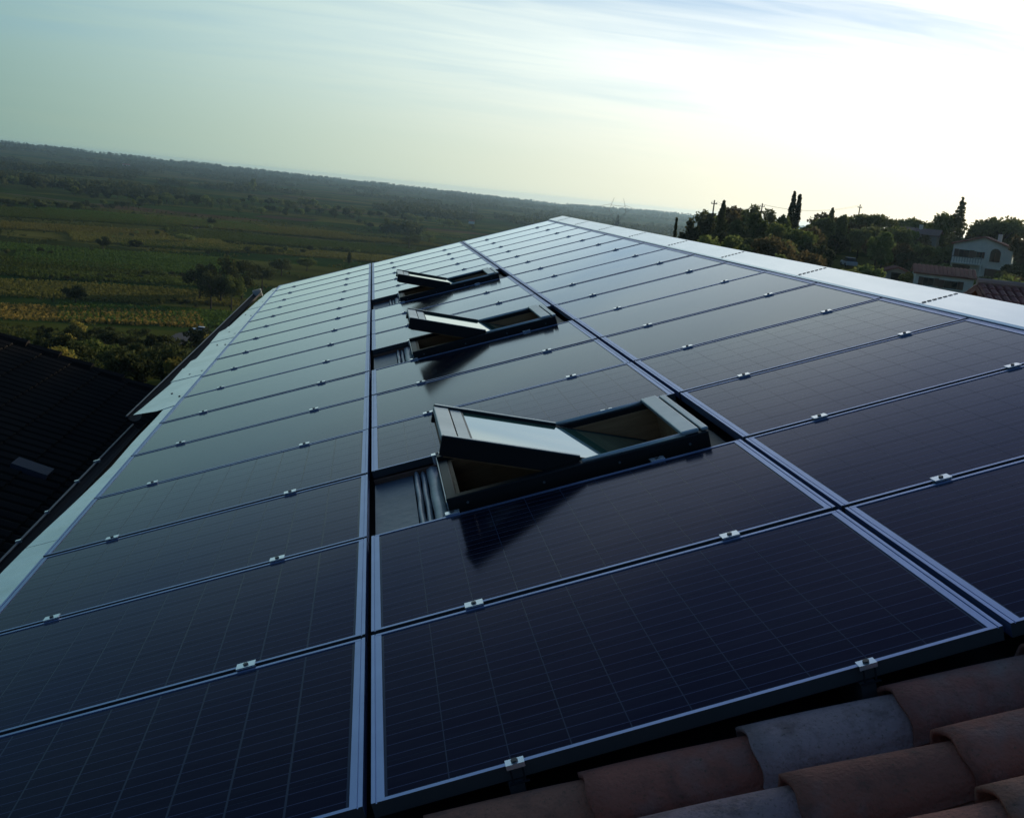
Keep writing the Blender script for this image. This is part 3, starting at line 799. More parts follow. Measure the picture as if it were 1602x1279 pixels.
def quads(centers, size, rg, flat=0.0):
    n = len(centers)
    a = rg.normal(size=(n, 3)); a[:, 2] *= (1 - flat); a /= np.linalg.norm(a, axis=1, keepdims=True)
    b = rg.normal(size=(n, 3)); b -= a * (a * b).sum(1, keepdims=True); b /= np.linalg.norm(b, axis=1, keepdims=True)
    s = size * rg.uniform(0.6, 1.3, size=(n, 1))
    v = np.stack([centers - a * s - b * s * 0.6, centers + a * s - b * s * 0.5, centers + a * s * 0.8 + b * s * 0.6, centers - a * s * 0.9 + b * s * 0.5], 1).reshape(-1, 3)
    return v
def crown_mesh(name, kind, seed, n=1500, leaf=0.2, mtl=None):
    """unit tree: height 1, crown roughly in its usual place; widths are unit-wide"""
    rg = np.random.default_rng(seed)
    if kind in ('round', 'bush'):
        k = 26 if kind == 'round' else 18
        ctr = rg.normal(size=(k, 3)); ctr /= np.linalg.norm(ctr, axis=1, keepdims=True)
        ctr *= rg.uniform(0.45, 1.0, size=(k, 1)) ** 0.6
        zc, zh = (0.62, 0.36) if kind == 'round' else (0.46, 0.46)
        ctr = ctr * np.array([0.40, 0.40, zh * 0.8]) + np.array([0, 0, zc])
        if kind == 'bush': ctr[:, 2] = np.maximum(ctr[:, 2], 0.12)
        sz = rg.uniform(0.08, 0.17, size=k)
        w = sz ** 2; pick = rg.choice(k, n, p=w / w.sum())
        u = rg.normal(size=(n, 3)); u /= np.linalg.norm(u, axis=1, keepdims=True)
        pts = ctr[pick] + u * (sz[pick] * rg.uniform(0.55, 1.08, n))[:, None] * np.array([1.15, 1.15, 0.9])
    elif kind == 'umbrella':
        k = 34; th = rg.uniform(0, 2 * np.pi, k); rr = np.sqrt(rg.uniform(0, 1, k)) * 0.46
        ctr = np.stack([rr * np.cos(th), rr * np.sin(th), 0.84 - 0.9 * rr ** 2.2 + rg.normal(0, 0.03, k) - 0.05], 1)
        sz = rg.uniform(0.09, 0.15, size=k); pick = rg.integers(0, k, n)
        u = rg.normal(size=(n, 3)); u /= np.linalg.norm(u, axis=1, keepdims=True)
        pts = ctr[pick] + u * (sz[pick] * rg.uniform(0.5, 1.05, n))[:, None] * np.array([1.2, 1.2, 0.75])
    elif kind == 'cypress':
        z = rg.uniform(0.05, 1.0, n) ** 0.9; th = rg.uniform(0, 2 * np.pi, n)
        rr = 0.48 * np.sin(np.pi * np.clip(z * 0.86 + 0.12, 0, 1)) ** 0.8 * (0.85 + 0.2 * np.sin(z * 31 + th * 2)) * rg.uniform(0.55, 1.05, n)
        pts = np.stack([rr * np.cos(th), rr * np.sin(th), z], 1)
    elif kind == 'spruce':
        lev = 15; li = rg.integers(0, lev, n); z0 = 0.10 + 0.86 * (li / lev)
        th = np.round(rg.uniform(0, 8, n)) / 8 * 2 * np.pi + li * 0.9 + rg.normal(0, 0.10, n)
        R0 = 0.50 * (1 - z0) ** 0.9 + 0.035
        s = rg.uniform(0.05, 1, n) ** 0.7
        rr = R0 * s * (0.8 + 0.25 * np.sin(li * 5.1 + th))
        pts = np.stack([rr * np.cos(th), rr * np.sin(th), z0 - 0.16 * rr + rg.normal(0, 0.010, n) + 0.02], 1)
        tipn = n // 25
        pts[:tipn] = np.stack([rg.normal(0, 0.008, tipn), rg.normal(0, 0.008, tipn), rg.uniform(0.9, 1.0, tipn)], 1)
    elif kind == 'poplar':
        k = 40; zz = rg.uniform(0.1, 0.97, k); th = rg.uniform(0, 6.28, k)
        r0 = 0.42 * np.sin(np.pi * np.clip(zz * 0.9 + 0.08, 0, 1)) ** 0.7 * rg.uniform(0.3, 1, k)
        ctr = np.stack([r0 * np.cos(th), r0 * np.sin(th), zz], 1); pick = rg.integers(0, k, n)
        u = rg.normal(size=(n, 3)); u /= np.linalg.norm(u, axis=1, keepdims=True)
        pts = ctr[pick] + u * rg.uniform(0.03, 0.13, n)[:, None] * np.array([1.6, 1.6, 0.6])
    return pts, leaf, rg
def trunk_mesh(kind, seed):
    rr = random.Random(seed); mb = MB()
    top = {'round': 0.62, 'bush': 0.40, 'umbrella': 0.74, 'cypress': 0.9, 'spruce': 0.96, 'poplar': 0.85}[kind]
    r0 = {'round': 0.030, 'bush': 0.022, 'umbrella': 0.030, 'cypress': 0.03, 'spruce': 0.018, 'poplar': 0.03}[kind]
    lean = rr.uniform(-0.03, 0.03)
    pts = [(lean * s * 2, 0.4 * lean * s, -0.04 + (top + 0.04) * s) for s in (0, 0.3, 0.65, 1)]
    mb.tube(pts, [r0, r0 * 0.8, r0 * 0.6, r0 * 0.2], 7)
    if kind in ('round', 'umbrella', 'bush'):
        for i in range(6):
            a = i * 1.05 + rr.uniform(-.3, .3); s = rr.uniform(0.55, 0.85)
            z0 = top * s
            e = 0.30 if kind != 'bush' else 0.22
            z1 = (0.80 if kind == 'umbrella' else min(0.9, z0 + 0.22))
            mb.tube([(lean * s * 2, 0.4 * lean * s, z0), (e * 0.5 * math.cos(a), e * 0.5 * math.sin(a), (z0 + z1) / 2), (e * math.cos(a), e * math.sin(a), z1)], [r0 * 0.5, r0 * 0.35, r0 * 0.12], 5)
    return mb.mesh('trunk', M_TRUNK, True)
TREE_CACHE = {}
def tree_meshes(kind, variant, height, width, leafm, n, leafsz):
    key = (kind, variant, round(height), round(width), leafm.name)
    if key in TREE_CACHE: return TREE_CACHE[key]
    pts, _, rg = crown_mesh('crown', kind, 100 * variant + len(kind), n)
    pts = pts * np.array([width, width, height])
    v = quads(pts, leafsz, rg)
    me = bpy.data.meshes.new('crown')
    nq = len(pts)
    me.vertices.add(nq * 4); me.vertices.foreach_set('co', v.ravel())
    me.loops.add(nq * 4); me.loops.foreach_set('vertex_index', np.arange(nq * 4, dtype=np.int32))
    me.polygons.add(nq); me.polygons.foreach_set('loop_start', np.arange(0, nq * 4, 4, dtype=np.int32))
    me.materials.append(leafm); me.update(calc_edges=True)
    tm = trunk_mesh(kind, variant)
    TREE_CACHE[key] = (me, tm)
    return me, tm
SIZE_NAME = {'round': 'broadleaf_tree', 'bush': 'shrub', 'umbrella': 'umbrella_pine', 'cypress': 'cypress_tree', 'spruce': 'spruce_tree', 'poplar': 'poplar_tree'}
def tree(kind, x, y, h, wd, leafm, label, cat='tree', group=None, variant=0, n=1500, leafsz=None, name=None):
    H = max(1.0, round(h * 2) / 2.0); Wd = max(1.0, round(wd * 2) / 2.0)
    cm, tm = tree_meshes(kind, variant, H, Wd, leafm, n, leafsz or max(0.10, 0.028 * (H + Wd) / 2))
    t = empty(name or SIZE_NAME[kind], (x, y, gz(x, y) - 0.05), (0, 0, random.uniform(0, 6.28)))
    t.scale = (wd / Wd, wd / Wd, h / H)
    tag(t, label, cat, group)
    link('crown', cm, t)
    tr = link('trunk', tm, t); tr.scale = (Wd if kind in ('round', 'umbrella', 'bush') else H * 0.5, Wd if kind in ('round', 'umbrella', 'bush') else H * 0.5, H)
    return t
def place_px(px, py_top, r):
    """ground point at distance r in the direction of pixel column px, and the height that reaches pixel row py_top there"""
    d_ = ray(px, py_top)
    hd = math.hypot(d_[0], d_[1])
    p = CAM + d_ * (r / hd)
    return p[0], p[1], p[2] - gz(p[0], p[1])
def px_w(wpx, r): return wpx * r / FPX
exec_marks = None
# skyline and hillside trees on the right (pixel column, top row, distance, width in pixels)
HS = [
 ('spruce', 1059, 341, 150, 14, L_HILL, 'small dark conifer at the valley end of the hillside trees'),
 ('bush', 1085, 331, 160, 46, L_HILL, 'dark rounded evergreen at the valley end of the hillside'),
 ('round', 1108, 334, 172, 34, L_HILL, 'dark tree standing below the first utility pole'),
 ('spruce', 1133, 314, 165, 34, L_PINE, 'pointed conifer beside the first utility pole'),
 ('round', 1158, 340, 170, 36, L_PINE, 'low tree between the pointed conifer and second utility pole'),
 ('round', 1184, 334, 175, 40, L_GREEN, 'leafy green tree in front of the second utility pole'),
 ('bush', 1210, 343, 180, 36, L_GREEN, 'green shrub between second utility pole and the cypress pair'),
 ('round', 1228, 333, 190, 22, L_GREEN, 'small leafy tree at the foot of the cypress pair'),
 ('cypress', 1243.5, 300, 195, 13, L_HILL, 'taller of the two slender cypresses on the skyline'),
 ('cypress', 1252, 304, 196, 10, L_HILL, 'shorter of the two slender cypresses on the skyline'),
 ('bush', 1266, 345, 180, 34, L_GREEN, 'green shrub right behind the cypress pair on skyline'),
 ('spruce', 1303, 325, 200, 26, L_PINE, 'conifer with ragged top between cypresses and umbrella pines'),
 ('round', 1290, 335, 190, 36, L_PINE, 'bushy pine between the cypress pair and first umbrella pine'),
 ('round', 1318, 336, 195, 24, L_PINE, 'bushy pine touching the crown of the wide umbrella pine'),
 ('umbrella', 1366, 328, 210, 76, L_PINE, 'wide umbrella pine with a pole rising behind its crown'),
 ('umbrella', 1436, 337, 215, 62, L_PINE, 'umbrella pine rising behind the pinkish roofed house'),
 ('round', 1482, 332, 205, 44, L_GREEN, 'sunlit broadleaf tree beside the tall spruce'),
 ('spruce', 1507, 309, 200, 48, L_PINE, 'tall spruce rising above the pale gabled house'),
 ('round', 1530, 352, 205, 30, L_YEL, 'yellowish tree behind the gable of the pale house'),
 ('umbrella', 1576, 331, 200, 84, L_PINE, 'large umbrella pine behind the pale gabled house'),
 ('round', 1613, 356, 175, 44, L_RUST, 'rust coloured tree at the right side of pale gabled house'),
 ('round', 1552, 347, 204, 40, L_GREEN, 'leafy tree under the crown of the large umbrella pine, by the gable'),
 ('round', 1580, 345, 205, 46, L_PINE, 'bushy pine filling under the crown of the large umbrella pine'),
]
for i, (kd, px, py, r, wpx, lm, lab) in enumerate(HS):
    x, y, h = place_px(px, py, r)
    tree(kd, x, y, max(h, 2.5), px_w(wpx, r), lm, lab, group='trees on the hillside skyline', variant=i % 5, n={'cypress': 1500, 'spruce': 3600}.get(kd, 2600), leafsz={'cypress': 0.20, 'spruce': 0.20}.get(kd, 0.24))
# trees filling the slope below the skyline
LABS = [('bush', L_HILL, 'dark evergreen shrub in the hillside thicket'), ('round', L_GREEN, 'green leafy tree in the hillside thicket'), ('round', L_RUST, 'reddish brown autumn tree in the hillside thicket'),
        ('round', L_PINE, 'olive green pine in the hillside thicket'), ('bush', L_YEL, 'yellowing shrub in the hillside thicket'), ('bush', L_GREEN, 'mid green shrub in the hillside thicket')]
KEEP = [(1492, 1582, 360, 430), (1385, 1430, 405, 432), (1440, 1530, 410, 462), (1316, 1342, 402, 416)]      # clear views of the houses and car
cnt = 0
rr = random.Random(5)
for r in (118, 130, 141, 153, 165, 177, 189, 199, 208):
    for px in np.arange(1066, 1640, 25 * 150 / r):
        pxj = px + rr.uniform(-9, 9); rj = r + rr.uniform(-5, 5)
        kd, lm, lab = rr.choices(LABS, weights=(5, 3, 2, 3, 1.2, 2))[0]
        h = rr.uniform(2.6, 4.4) if kd == 'bush' else rr.uniform(3.8, 6.2)
        x, y = CAM[0] + rj * math.sin(math.atan2(*ray(pxj, 400)[:2])), CAM[1] + rj * math.cos(math.atan2(*ray(pxj, 400)[:2]))
        # pixel of the top and the foot
        def proj(p):
            c = RW @ (np.array(p) - CAM); return CX + FPX * c[0] / c[2], CY + FPX * c[1] / c[2]
        tx, ty = proj((x, y, gz(x, y) + h)); fx, fy = proj((x, y, gz(x, y)))
        wpx = h * 0.95 / r * FPX
        bad = False
        for (a, b, c, e) in KEEP:
            hr = 178 if c in (360, 402) else 150
            if rj < hr + 6 and tx + wpx / 2 > a and tx - wpx / 2 < b and ty < e - 3 and fy > c: bad = True
            if abs(rj - hr) < 7 and tx + wpx / 2 > a - 6 and tx - wpx / 2 < b + 6: bad = True
        if bad: continue
        spot = [n_ for lim, n_ in ((1165, 'pointed conifer'), (1222, 'second utility pole'), (1275, 'cypress pair'), (1327, 'ragged conifer'), (1405, 'wide umbrella pine'), (1470, 'pinkish house'), (1530, 'tall spruce'), (9999, 'large umbrella pine')) if pxj < lim][0]
        lab_ = lab.replace('in the hillside thicket', ('low in the thicket below the ' if rj < 150 else 'amid the thicket below the ' if rj < 183 else 'high in the thicket near the ') + spot)
        tree(kd, x, y, h, h * rr.uniform(0.8, 1.15), lm, lab_, group='thicket on the hillside', variant=rr.randint(0, 2), n=1300, leafsz=0.22)
        cnt += 1

# houses on the hillside -------------------------------------------------
def face_cam(px, r, turn=0):
    d_ = ray(px, 400); a = math.atan2(d_[0], d_[1])
    x, y = CAM[0] + r * math.sin(a), CAM[1] + r * math.cos(a)
    return x, y, -a + R(turn)            # local +x to the right as seen, local -y towards the camera
def gable_house(name, px, r, zoff, W_, D_, Hh, rise, label, wallm, roofm, turn=0, ridge_along='y', windows=(), doors=(), extra=None, overhang=0.35, group='houses on the hillside'):
    x, y, a = face_cam(px, r, turn)
    t = empty(name, (x, y, gz(x, y) + zoff), (0, 0, a)); tag(t, label, 'house', group)
    MB().box(-W_ / 2, W_ / 2, 0, D_, -2.0, Hh).build('wall', wallm, t)
    o = overhang
    if ridge_along == 'y':
        g = MB()
        g.v += [(-W_ / 2, 0.0, Hh), (W_ / 2, 0.0, Hh), (0, 0.0, Hh + rise), (-W_ / 2, D_, Hh), (W_ / 2, D_, Hh), (0, D_, Hh + rise)]
        g.f += [(0, 1, 2), (5, 4, 3), (0, 3, 4, 1), (1, 4, 5, 2), (2, 5, 3, 0)]
        g.build('gable', wallm, t)
        sl = math.hypot(W_ / 2, rise); n = max(2, int((D_ + 2 * o) / 0.5))
        for s in (-1, 1):
            tiled_slope('roof', (0, -o, Hh + rise + 0.06), (0, 1, 0), (s * W_ / 2, 0, -rise), n, (D_ + 2 * o) / n, sl + o, roofm, t)
    else:
        g = MB()
        g.v += [(-W_ / 2, 0, Hh), (-W_ / 2, D_, Hh), (-W_ / 2, D_ / 2, Hh + rise), (W_ / 2, 0, Hh), (W_ / 2, D_, Hh), (W_ / 2, D_ / 2, Hh + rise)]
        g.f += [(2, 1, 0), (3, 4, 5), (0, 1, 4, 3), (1, 2, 5, 4), (2, 0, 3, 5)]
        g.build('gable', wallm, t)
        sl = math.hypot(D_ / 2, rise); n = max(2, int((W_ + 2 * o) / 0.5))
        tiled_slope('roof', (-W_ / 2 - o, D_ / 2, Hh + rise + 0.06), (1, 0, 0), (0, -D_ / 2, -rise), n, (W_ + 2 * o) / n, sl + o, roofm, t)
        tiled_slope('roof', (-W_ / 2 - o, D_ / 2, Hh + rise + 0.06), (1, 0, 0), (0, D_ / 2, -rise), n, (W_ + 2 * o) / n, sl + o, roofm, t)
    for (wx, wz, ww, wh, arch) in windows:
        pts = [(wx - ww / 2, wz), (wx + ww / 2, wz), (wx + ww / 2, wz + wh)]
        if arch:
            pts += [(wx + ww / 2 * math.cos(q), wz + wh + ww / 2 * math.sin(q)) for q in np.linspace(0.3, math.pi - 0.3, 6)]
        pts += [(wx - ww / 2, wz + wh)]
        w_ = MB().extrude_y([(p[0], p[1]) for p in pts], -0.05, 0.10).build('window', M_DARKWIN, t)
        MB().box(wx - ww / 2 - 0.12, wx + ww / 2 + 0.12, -0.16, -0.051, wz - 0.14, wz - 0.01).build('sill', wallm, w_)
        MB().box(wx - 0.03, wx + 0.03, -0.08, -0.052, wz, wz + wh).build('mullion', M_SHUTTER, w_)
        if not arch:
            for sg in (-1, 1):
                MB().box(wx + sg * (ww / 2 + 0.02) + min(0, sg * ww * 0.45), wx + sg * (ww / 2 + 0.02) + max(0, sg * ww * 0.45), -0.10, -0.055, wz - 0.02, wz + wh + 0.04).build('shutter', M_SHUTTER, w_)
    for (wx, wz, ww, wh) in doors:
        MB().box(wx - ww / 2, wx + ww / 2, -0.06, 0.10, wz, wz + wh).build('door', M_SHUTTER, t)
    return t
hA = gable_house('house', 1536, 180, -0.3, 8.6, 8.0, 5.0, 1.35, 'pale rendered gabled house with an arched window and balcony among pines', M_RENDER, M_RTILE, turn=-4,
                 windows=((-2.6, 3.0, 1.5, 1.1, 0), (1.9, 2.7, 1.5, 1.3, 1), (-0.4, 3.1, 0.8, 0.9, 0)), doors=((-2.7, 0.0, 2.6, 1.7), (2.2, 0.0, 2.8, 1.6)))
b_ = MB().box(-4.2, 0.2, -1.3, -0.02, 1.95, 2.15).build('balcony', M_RENDER, hA)
for i in range(12):
    MB().box(-4.2 + i * 0.39, -4.15 + i * 0.39, -1.28, -1.23, 2.15, 2.95).build('baluster', M_POLE, b_)
MB().box(-4.22, 0.22, -1.31, -1.20, 2.95, 3.03).build('railing', M_POLE, b_)
MB().box(0.05, 0.25, -1.25, -1.05, -1.5, 1.95).build('balcony_post', M_RENDER, hA)
MB().box(1.6, 2.2, 3.4, 4.0, 5.2, 7.0).build('chimney', M_RENDER, hA)
hB = gable_house('house', 1484, 150, 0.3, 7.2, 5.5, 2.5, 0.9, 'low pale bungalow with red tiled roof below the gabled house', M_RENDER, M_RTILE, turn=6, ridge_along='x',
                 windows=((-1.9, 0.9, 1.3, 1.0, 0), (0.9, 0.8, 1.6, 1.0, 0)))
hC = gable_house('shed', 1408, 158, 0.1, 2.7, 3.0, 1.7, 0.45, 'small pale shed with dark open doorway beside yellow shrub', M_RENDER2, M_RTILE, turn=10, doors=(), windows=())
hC['category'] = 'shed'
MB().box(-0.75, 0.55, -0.05, 0.2, -0.4, 1.4).build('doorway', M_DARKWIN, hC)  # dark slab standing for the shade inside the open doorway
hD = gable_house('house', 1430, 200, 1.2, 6.5, 6.0, 3.2, 0.9, 'pinkish house half hidden in trees before an umbrella pine', M_RENDER2, mat('faded_clay_tiles', (0.30, 0.19, 0.16), rough=0.9), turn=-8, ridge_along='x',
                 windows=((1.2, 1.2, 1.0, 1.1, 0),))
MB().box(-0.3, 0.3, 2.2, 2.8, 3.4, 4.8).build('chimney', M_RENDER, hD)
# pale garden wall below the shed
x, y, a = face_cam(1392, 146)
gw = empty('garden_wall', (x, y, gz(x, y)), (0, 0, a)); tag(gw, 'low pale garden wall in front of the small shed', 'wall')
MB().box(-1.6, 1.7, 0, 0.25, -0.5, 0.9).build('wall_body', M_RENDER, gw); MB().box(-1.7, 1.8, -0.06, 0.31, 0.903, 0.98).build('coping', M_RENDER2, gw)
tree('bush', *face_cam(1427, 153)[:2], 2.6, 2.6, L_YEL, 'bright yellow shrub between the small shed and the bungalow', cat='shrub', variant=1, n=1300, leafsz=0.2)
tree('bush', *face_cam(1440, 143)[:2], 1.9, 3.8, L_HILL, 'low dark hedge shrub in front of the bungalow', cat='shrub', variant=2, n=1300, leafsz=0.2)
tree('round', *face_cam(1588, 163)[:2], 4.4, 3.0, L_HILL, 'dark tree beside the far corner of the gabled house', variant=2, n=1500, leafsz=0.2)
tree('bush', *face_cam(1572, 150)[:2], 3.6, 5.0, L_HILL, 'wide dark shrub right beside the bungalow gable', cat='shrub', variant=0, n=1500, leafsz=0.2)

# parked cars -------------------------------------------------------------
M_TYRE = mat('tyre', (0.015, 0.015, 0.015), rough=0.8)
def car(px, r, label, col, rough=0.3, turn=80, sc=1.0):
    x, y, a = face_cam(px, r, turn)
    t = empty('parked_car', (x, y, gz(x, y) + 0.02), (0, 0, a)); t.scale = (sc,) * 3
    tag(t, label, 'car')
    pm = mat('car_paint', col, rough=rough)
    prof = [(-0.85, 0.28), (0.85, 0.28), (0.86, 0.72), (0.80, 0.88), (-0.80, 0.88), (-0.86, 0.72)]
    b = MB(); b.extrude_y(prof, -2.05, 2.05); bevel(b.build('body', pm, t), 0.08, 3)
    c = MB(); bb = 0
    lo = [(-0.78, -1.75), (0.78, -1.75), (0.78, 0.85), (-0.78, 0.85)]; up = [(-0.62, -1.35), (0.62, -1.35), (0.62, 0.1), (-0.62, 0.1)]
    c.v += [(p[0], p[1], 0.86) for p in lo] + [(p[0], p[1], 1.42) for p in up]
    c.f += [(0, 1, 5, 4), (1, 2, 6, 5), (2, 3, 7, 6), (3, 0, 4, 7), (3, 2, 1, 0), (4, 5, 6, 7)]
    c.build('windows', M_DARKWIN, t)
    bevel(MB().box(-0.63, 0.63, -1.36, 0.12, 1.42, 1.47).build('roof', pm, t), 0.02)
    for sx in (-0.84, 0.84):
        for sy in (-1.3, 1.3):
            w_ = MB(); n = 14
            w_.v += [(sx - 0.1, sy + 0.31 * math.cos(2 * math.pi * i / n), 0.31 + 0.31 * math.sin(2 * math.pi * i / n)) for i in range(n)]
            w_.v += [(sx + 0.1, sy + 0.31 * math.cos(2 * math.pi * i / n), 0.31 + 0.31 * math.sin(2 * math.pi * i / n)) for i in range(n)]
            w_.f += [tuple(range(n)), tuple(reversed(range(n, 2 * n)))] + [(i, n + i, n + (i + 1) % n, (i + 1) % n) for i in range(n)]
            w_.build('wheel', M_TYRE, t)
    return t
car(1330, 172, 'white car parked on the hillside below the umbrella pine', (0.5, 0.52, 0.54), turn=14)

# utility poles and wires --------------------------------------------------
poles = []
for px, py, r, lab in ((1118, 313, 178, 'wooden utility pole beside the pointed conifer'), (1193, 318, 205, 'wooden utility pole above the leafy green tree'), (1346, 320, 225, 'wooden utility pole behind the wide umbrella pine')):
    x, y, h = place_px(px, py, r)
    t = empty('utility_pole', (x, y, gz(x, y) - 0.1), (0, 0, R(25))); tag(t, lab, 'utility pole', 'utility poles on the skyline')
    MB().tube([(0, 0, 0), (0, 0, h + 0.1)], [0.16, 0.10], 8).build('post', M_POLE, t)
    MB().box(-0.65, 0.65, -0.05, 0.05, h - 0.55, h - 0.43).build('crossarm', M_POLE, t)
    for sx in (-0.55, 0.0, 0.55):
        MB().box(sx - 0.05, sx + 0.05, -0.05, 0.05, h - 0.42, h - 0.26).build('insulator', M_CLAMP, t)
    poles.append((Vector((x, y, gz(x, y) + h - 0.2)), Vector((math.cos(R(25)), math.sin(R(25)), 0))))
ends = [poles[0][0] + Vector((-60, 8, -4)), poles[0][0], poles[1][0], poles[2][0], poles[2][0] + Vector((60, 20, 1))]
for i, (p, q) in enumerate(zip(ends[1:-2], ends[2:-1])):
    for sx in (-0.55, 0.55):
        off = poles[0][1] * sx
        w_ = MB().tube([tuple(p.lerp(q, s) + off - Vector((0, 0, 1.1 * 4 * s * (1 - s)))) for s in np.linspace(0, 1, 13)], 0.013, 4)
        tag(w_.build('overhead_wire', M_WIRE), 'thin overhead wire between the %s utility poles' % ('conifer and leafy tree' if i == 0 else 'leafy tree and umbrella pine'), 'wire', 'overhead wires')

# red tiled roof just beyond our ridge, at the right --------------------------------
x, y = polar(42.0, 36)
nr = empty('house', (x, y, gz(x, y)), (0, 0, R(-14))); tag(nr, 'red brown clay tiled house just beyond the white ridge flashing', 'house')
hz = -1.15 + 1.5 - gz(x, y)
MB().box(-6.5, 6.5, -3.8, 3.8, -0.5, hz - 1.55).build('wall', M_RENDER2, nr)
M_NTILE = mat('near_clay_tiles', (0.34, 0.12, 0.09), rough=0.7, var=(0.18, 0.075, 0.06), var_scale=1.2, detail=6)
for s in (-1, 1):
    tiled_slope('roof', (-6.8, 0, hz - 0.08), (1, 0, 0), (0, s * 4.2, -1.5), 60, 13.6 / 60, 4.5, M_NTILE, nr, 3)
MB().tube([(-6.8, 0, hz + 0.0), (6.8, 0, hz + 0.0)], 0.11, 8).build('ridge', mat('pale_ridge_tiles', (0.34, 0.24, 0.2), rough=0.8), nr)

# ------------------------------------------------------------------ valley: vineyards, trees, far woods
def vineyard(px, py, w_, d_, ang, leafm, label, seed, gap=1.8, hgt=1.3):
    p = on_ground(px, py)
    rg = np.random.default_rng(seed)
    ca, sa = math.cos(R(ang)), math.sin(R(ang))
    cen = []
    nrow = int(w_ / gap)
    for i in range(nrow):
        a = -w_ / 2 + i * gap
        n = int(d_ * 6.0)
        s = rg.uniform(-d_ / 2, d_ / 2, n)
        # bays missing here and there
        keep = (np.sin(s * 0.21 + i * 2.1 + seed) + rg.normal(0, 0.5, n)) > -1.25
        s = s[keep]
        c = np.stack([a + rg.normal(0, 0.42, len(s)), s, rg.uniform(0.15, hgt, len(s))], 1)
        cen.append(c)
    c = np.vstack(cen)
    X_ = p[0] + c[:, 0] * ca - c[:, 1] * sa; Y_ = p[1] + c[:, 0] * sa + c[:, 1] * ca
    zz = ground(X_, Y_) + c[:, 2]
    v = quads(np.stack([X_, Y_, zz], 1), 0.34, rg)
    nq = len(X_)
    me = bpy.data.meshes.new('vineyard')
    me.vertices.add(nq * 4); me.vertices.foreach_set('co', v.ravel())
    me.loops.add(nq * 4); me.loops.foreach_set('vertex_index', np.arange(nq * 4, dtype=np.int32))
    me.polygons.add(nq); me.polygons.foreach_set('loop_start', np.arange(0, nq * 4, 4, dtype=np.int32))
    me.materials.append(leafm); me.update(calc_edges=True)
    tag(link('vineyard', me), label, 'vineyard', 'vineyard plots in the valley', 'stuff')
L_VY = leaf_mat('vine_leaves_gold', (0.30, 0.225, 0.055), (0.48, 0.34, 0.085), 0.4)
L_VO = leaf_mat('vine_leaves_olive', (0.066, 0.096, 0.018), (0.120, 0.145, 0.032), 0.4)
L_VG = leaf_mat('vine_leaves_green', (0.044, 0.084, 0.016), (0.085, 0.130, 0.028), 0.4)
L_VB = leaf_mat('vine_leaves_brown', (0.100, 0.105, 0.026), (0.175, 0.160, 0.040), 0.4)
L_VYG = leaf_mat('vine_leaves_yellow_green', (0.170, 0.160, 0.040), (0.270, 0.235, 0.060), 0.4)
VY = [(70, 494, 85, 34, L_VY, 'golden yellow vineyard plot just past the dark tiled roof'),
      (60, 455, 80, 50, L_VB, 'brownish vineyard plot behind the golden one'),
      (230, 462, 60, 45, L_VB, 'rusty vineyard plot left of the dark grove'),
      (60, 420, 100, 70, L_VO, 'olive vineyard plot with upright rows'),
      (210, 415, 95, 70, L_VG, 'green vineyard plot beyond the lone round tree shade'),
      (110, 360, 120, 60, L_VYG, 'yellow green vineyard strip behind the lone round tree'),
      (240, 378, 90, 70, L_VB, 'brown vineyard strip beside the small dark shrub'),
      (60, 335, 190, 110, L_VO, 'olive vineyard field near the far hedge'),
      (250, 345, 170, 110, L_VG, 'green vineyard field beside the pale farm track'),
      (440, 378, 150, 90, L_VO, 'olive vineyard strip beyond the roof corner'),
      (490, 398, 110, 50, L_VB, 'brown vineyard strip just past the roof corner'),
      (400, 358, 170, 100, L_VB, 'tawny vineyard field under the reddish bare plot')]
VY += [(160, 398, 130, 40, L_VG, 'dark green vineyard strip at the foot of the lone round tree'),
       (300, 500, 70, 40, L_VG, 'dark green plot just behind the parked pale blue car'),
       (190, 438, 70, 24, L_VO, 'narrow olive vineyard strip left of the dark grove'),
       (330, 388, 100, 40, L_VO, 'olive vineyard strip behind the dark grove'),
       (520, 384, 120, 60, L_VG, 'green vineyard strip far beyond the roof corner'),
       (590, 376, 110, 60, L_VB, 'tawny vineyard strip beside the dark trees below far roof edge')]
for i, (px, py, w_, d_, lm, lab) in enumerate(VY):
    vineyard(px, py, w_, d_, 12 + (i * 37) % 9, lm, lab, i + 1)
# rough grass, weeds and scrub between the plots
def scrub():
    rg = np.random.default_rng(21)
    N = 90000
    az = rg.uniform(-26, 18, N); r = np.exp(rg.uniform(math.log(45), math.log(1100), N))
    x = CAM[0] + r * np.sin(np.radians(az)); y = CAM[1] + r * np.cos(np.radians(az))
    k = (_noise2(x / 17, y / 13, 4) + 0.6 * _noise2(x / 5, y / 6, 2)) > np.interp(r, [45, 150, 400], [-0.6, -0.2, 0.25])
    x, y, r = x[k], y[k], r[k]
    sz = np.interp(r, [45, 150, 500, 1100], [0.16, 0.30, 0.55, 0.95]) * rg.uniform(0.6, 1.4, len(x))
    cen = np.stack([x, y, ground(x, y) + sz * 0.5], 1)
    v = quads(cen, 1.0, rg)
    v = (v.reshape(-1, 4, 3) - cen[:, None, :]) * sz[:, None, None] + cen[:, None, :]
    me = bpy.data.meshes.new('scrub'); q = len(cen)
    me.vertices.add(q * 4); me.vertices.foreach_set('co', v.ravel())
    me.loops.add(q * 4); me.loops.foreach_set('vertex_index', np.arange(q * 4, dtype=np.int32))
    me.polygons.add(q); me.polygons.foreach_set('loop_start', np.arange(0, q * 4, 4, dtype=np.int32))
    me.materials.append(leaf_mat('dry_scrub', (0.030, 0.042, 0.010), (0.090, 0.092, 0.026), 0.4)); me.update(calc_edges=True)
    tag(link('scrub', me), 'rough grass and low scrub covering the valley slope', 'scrub', kind='stuff')
scrub()
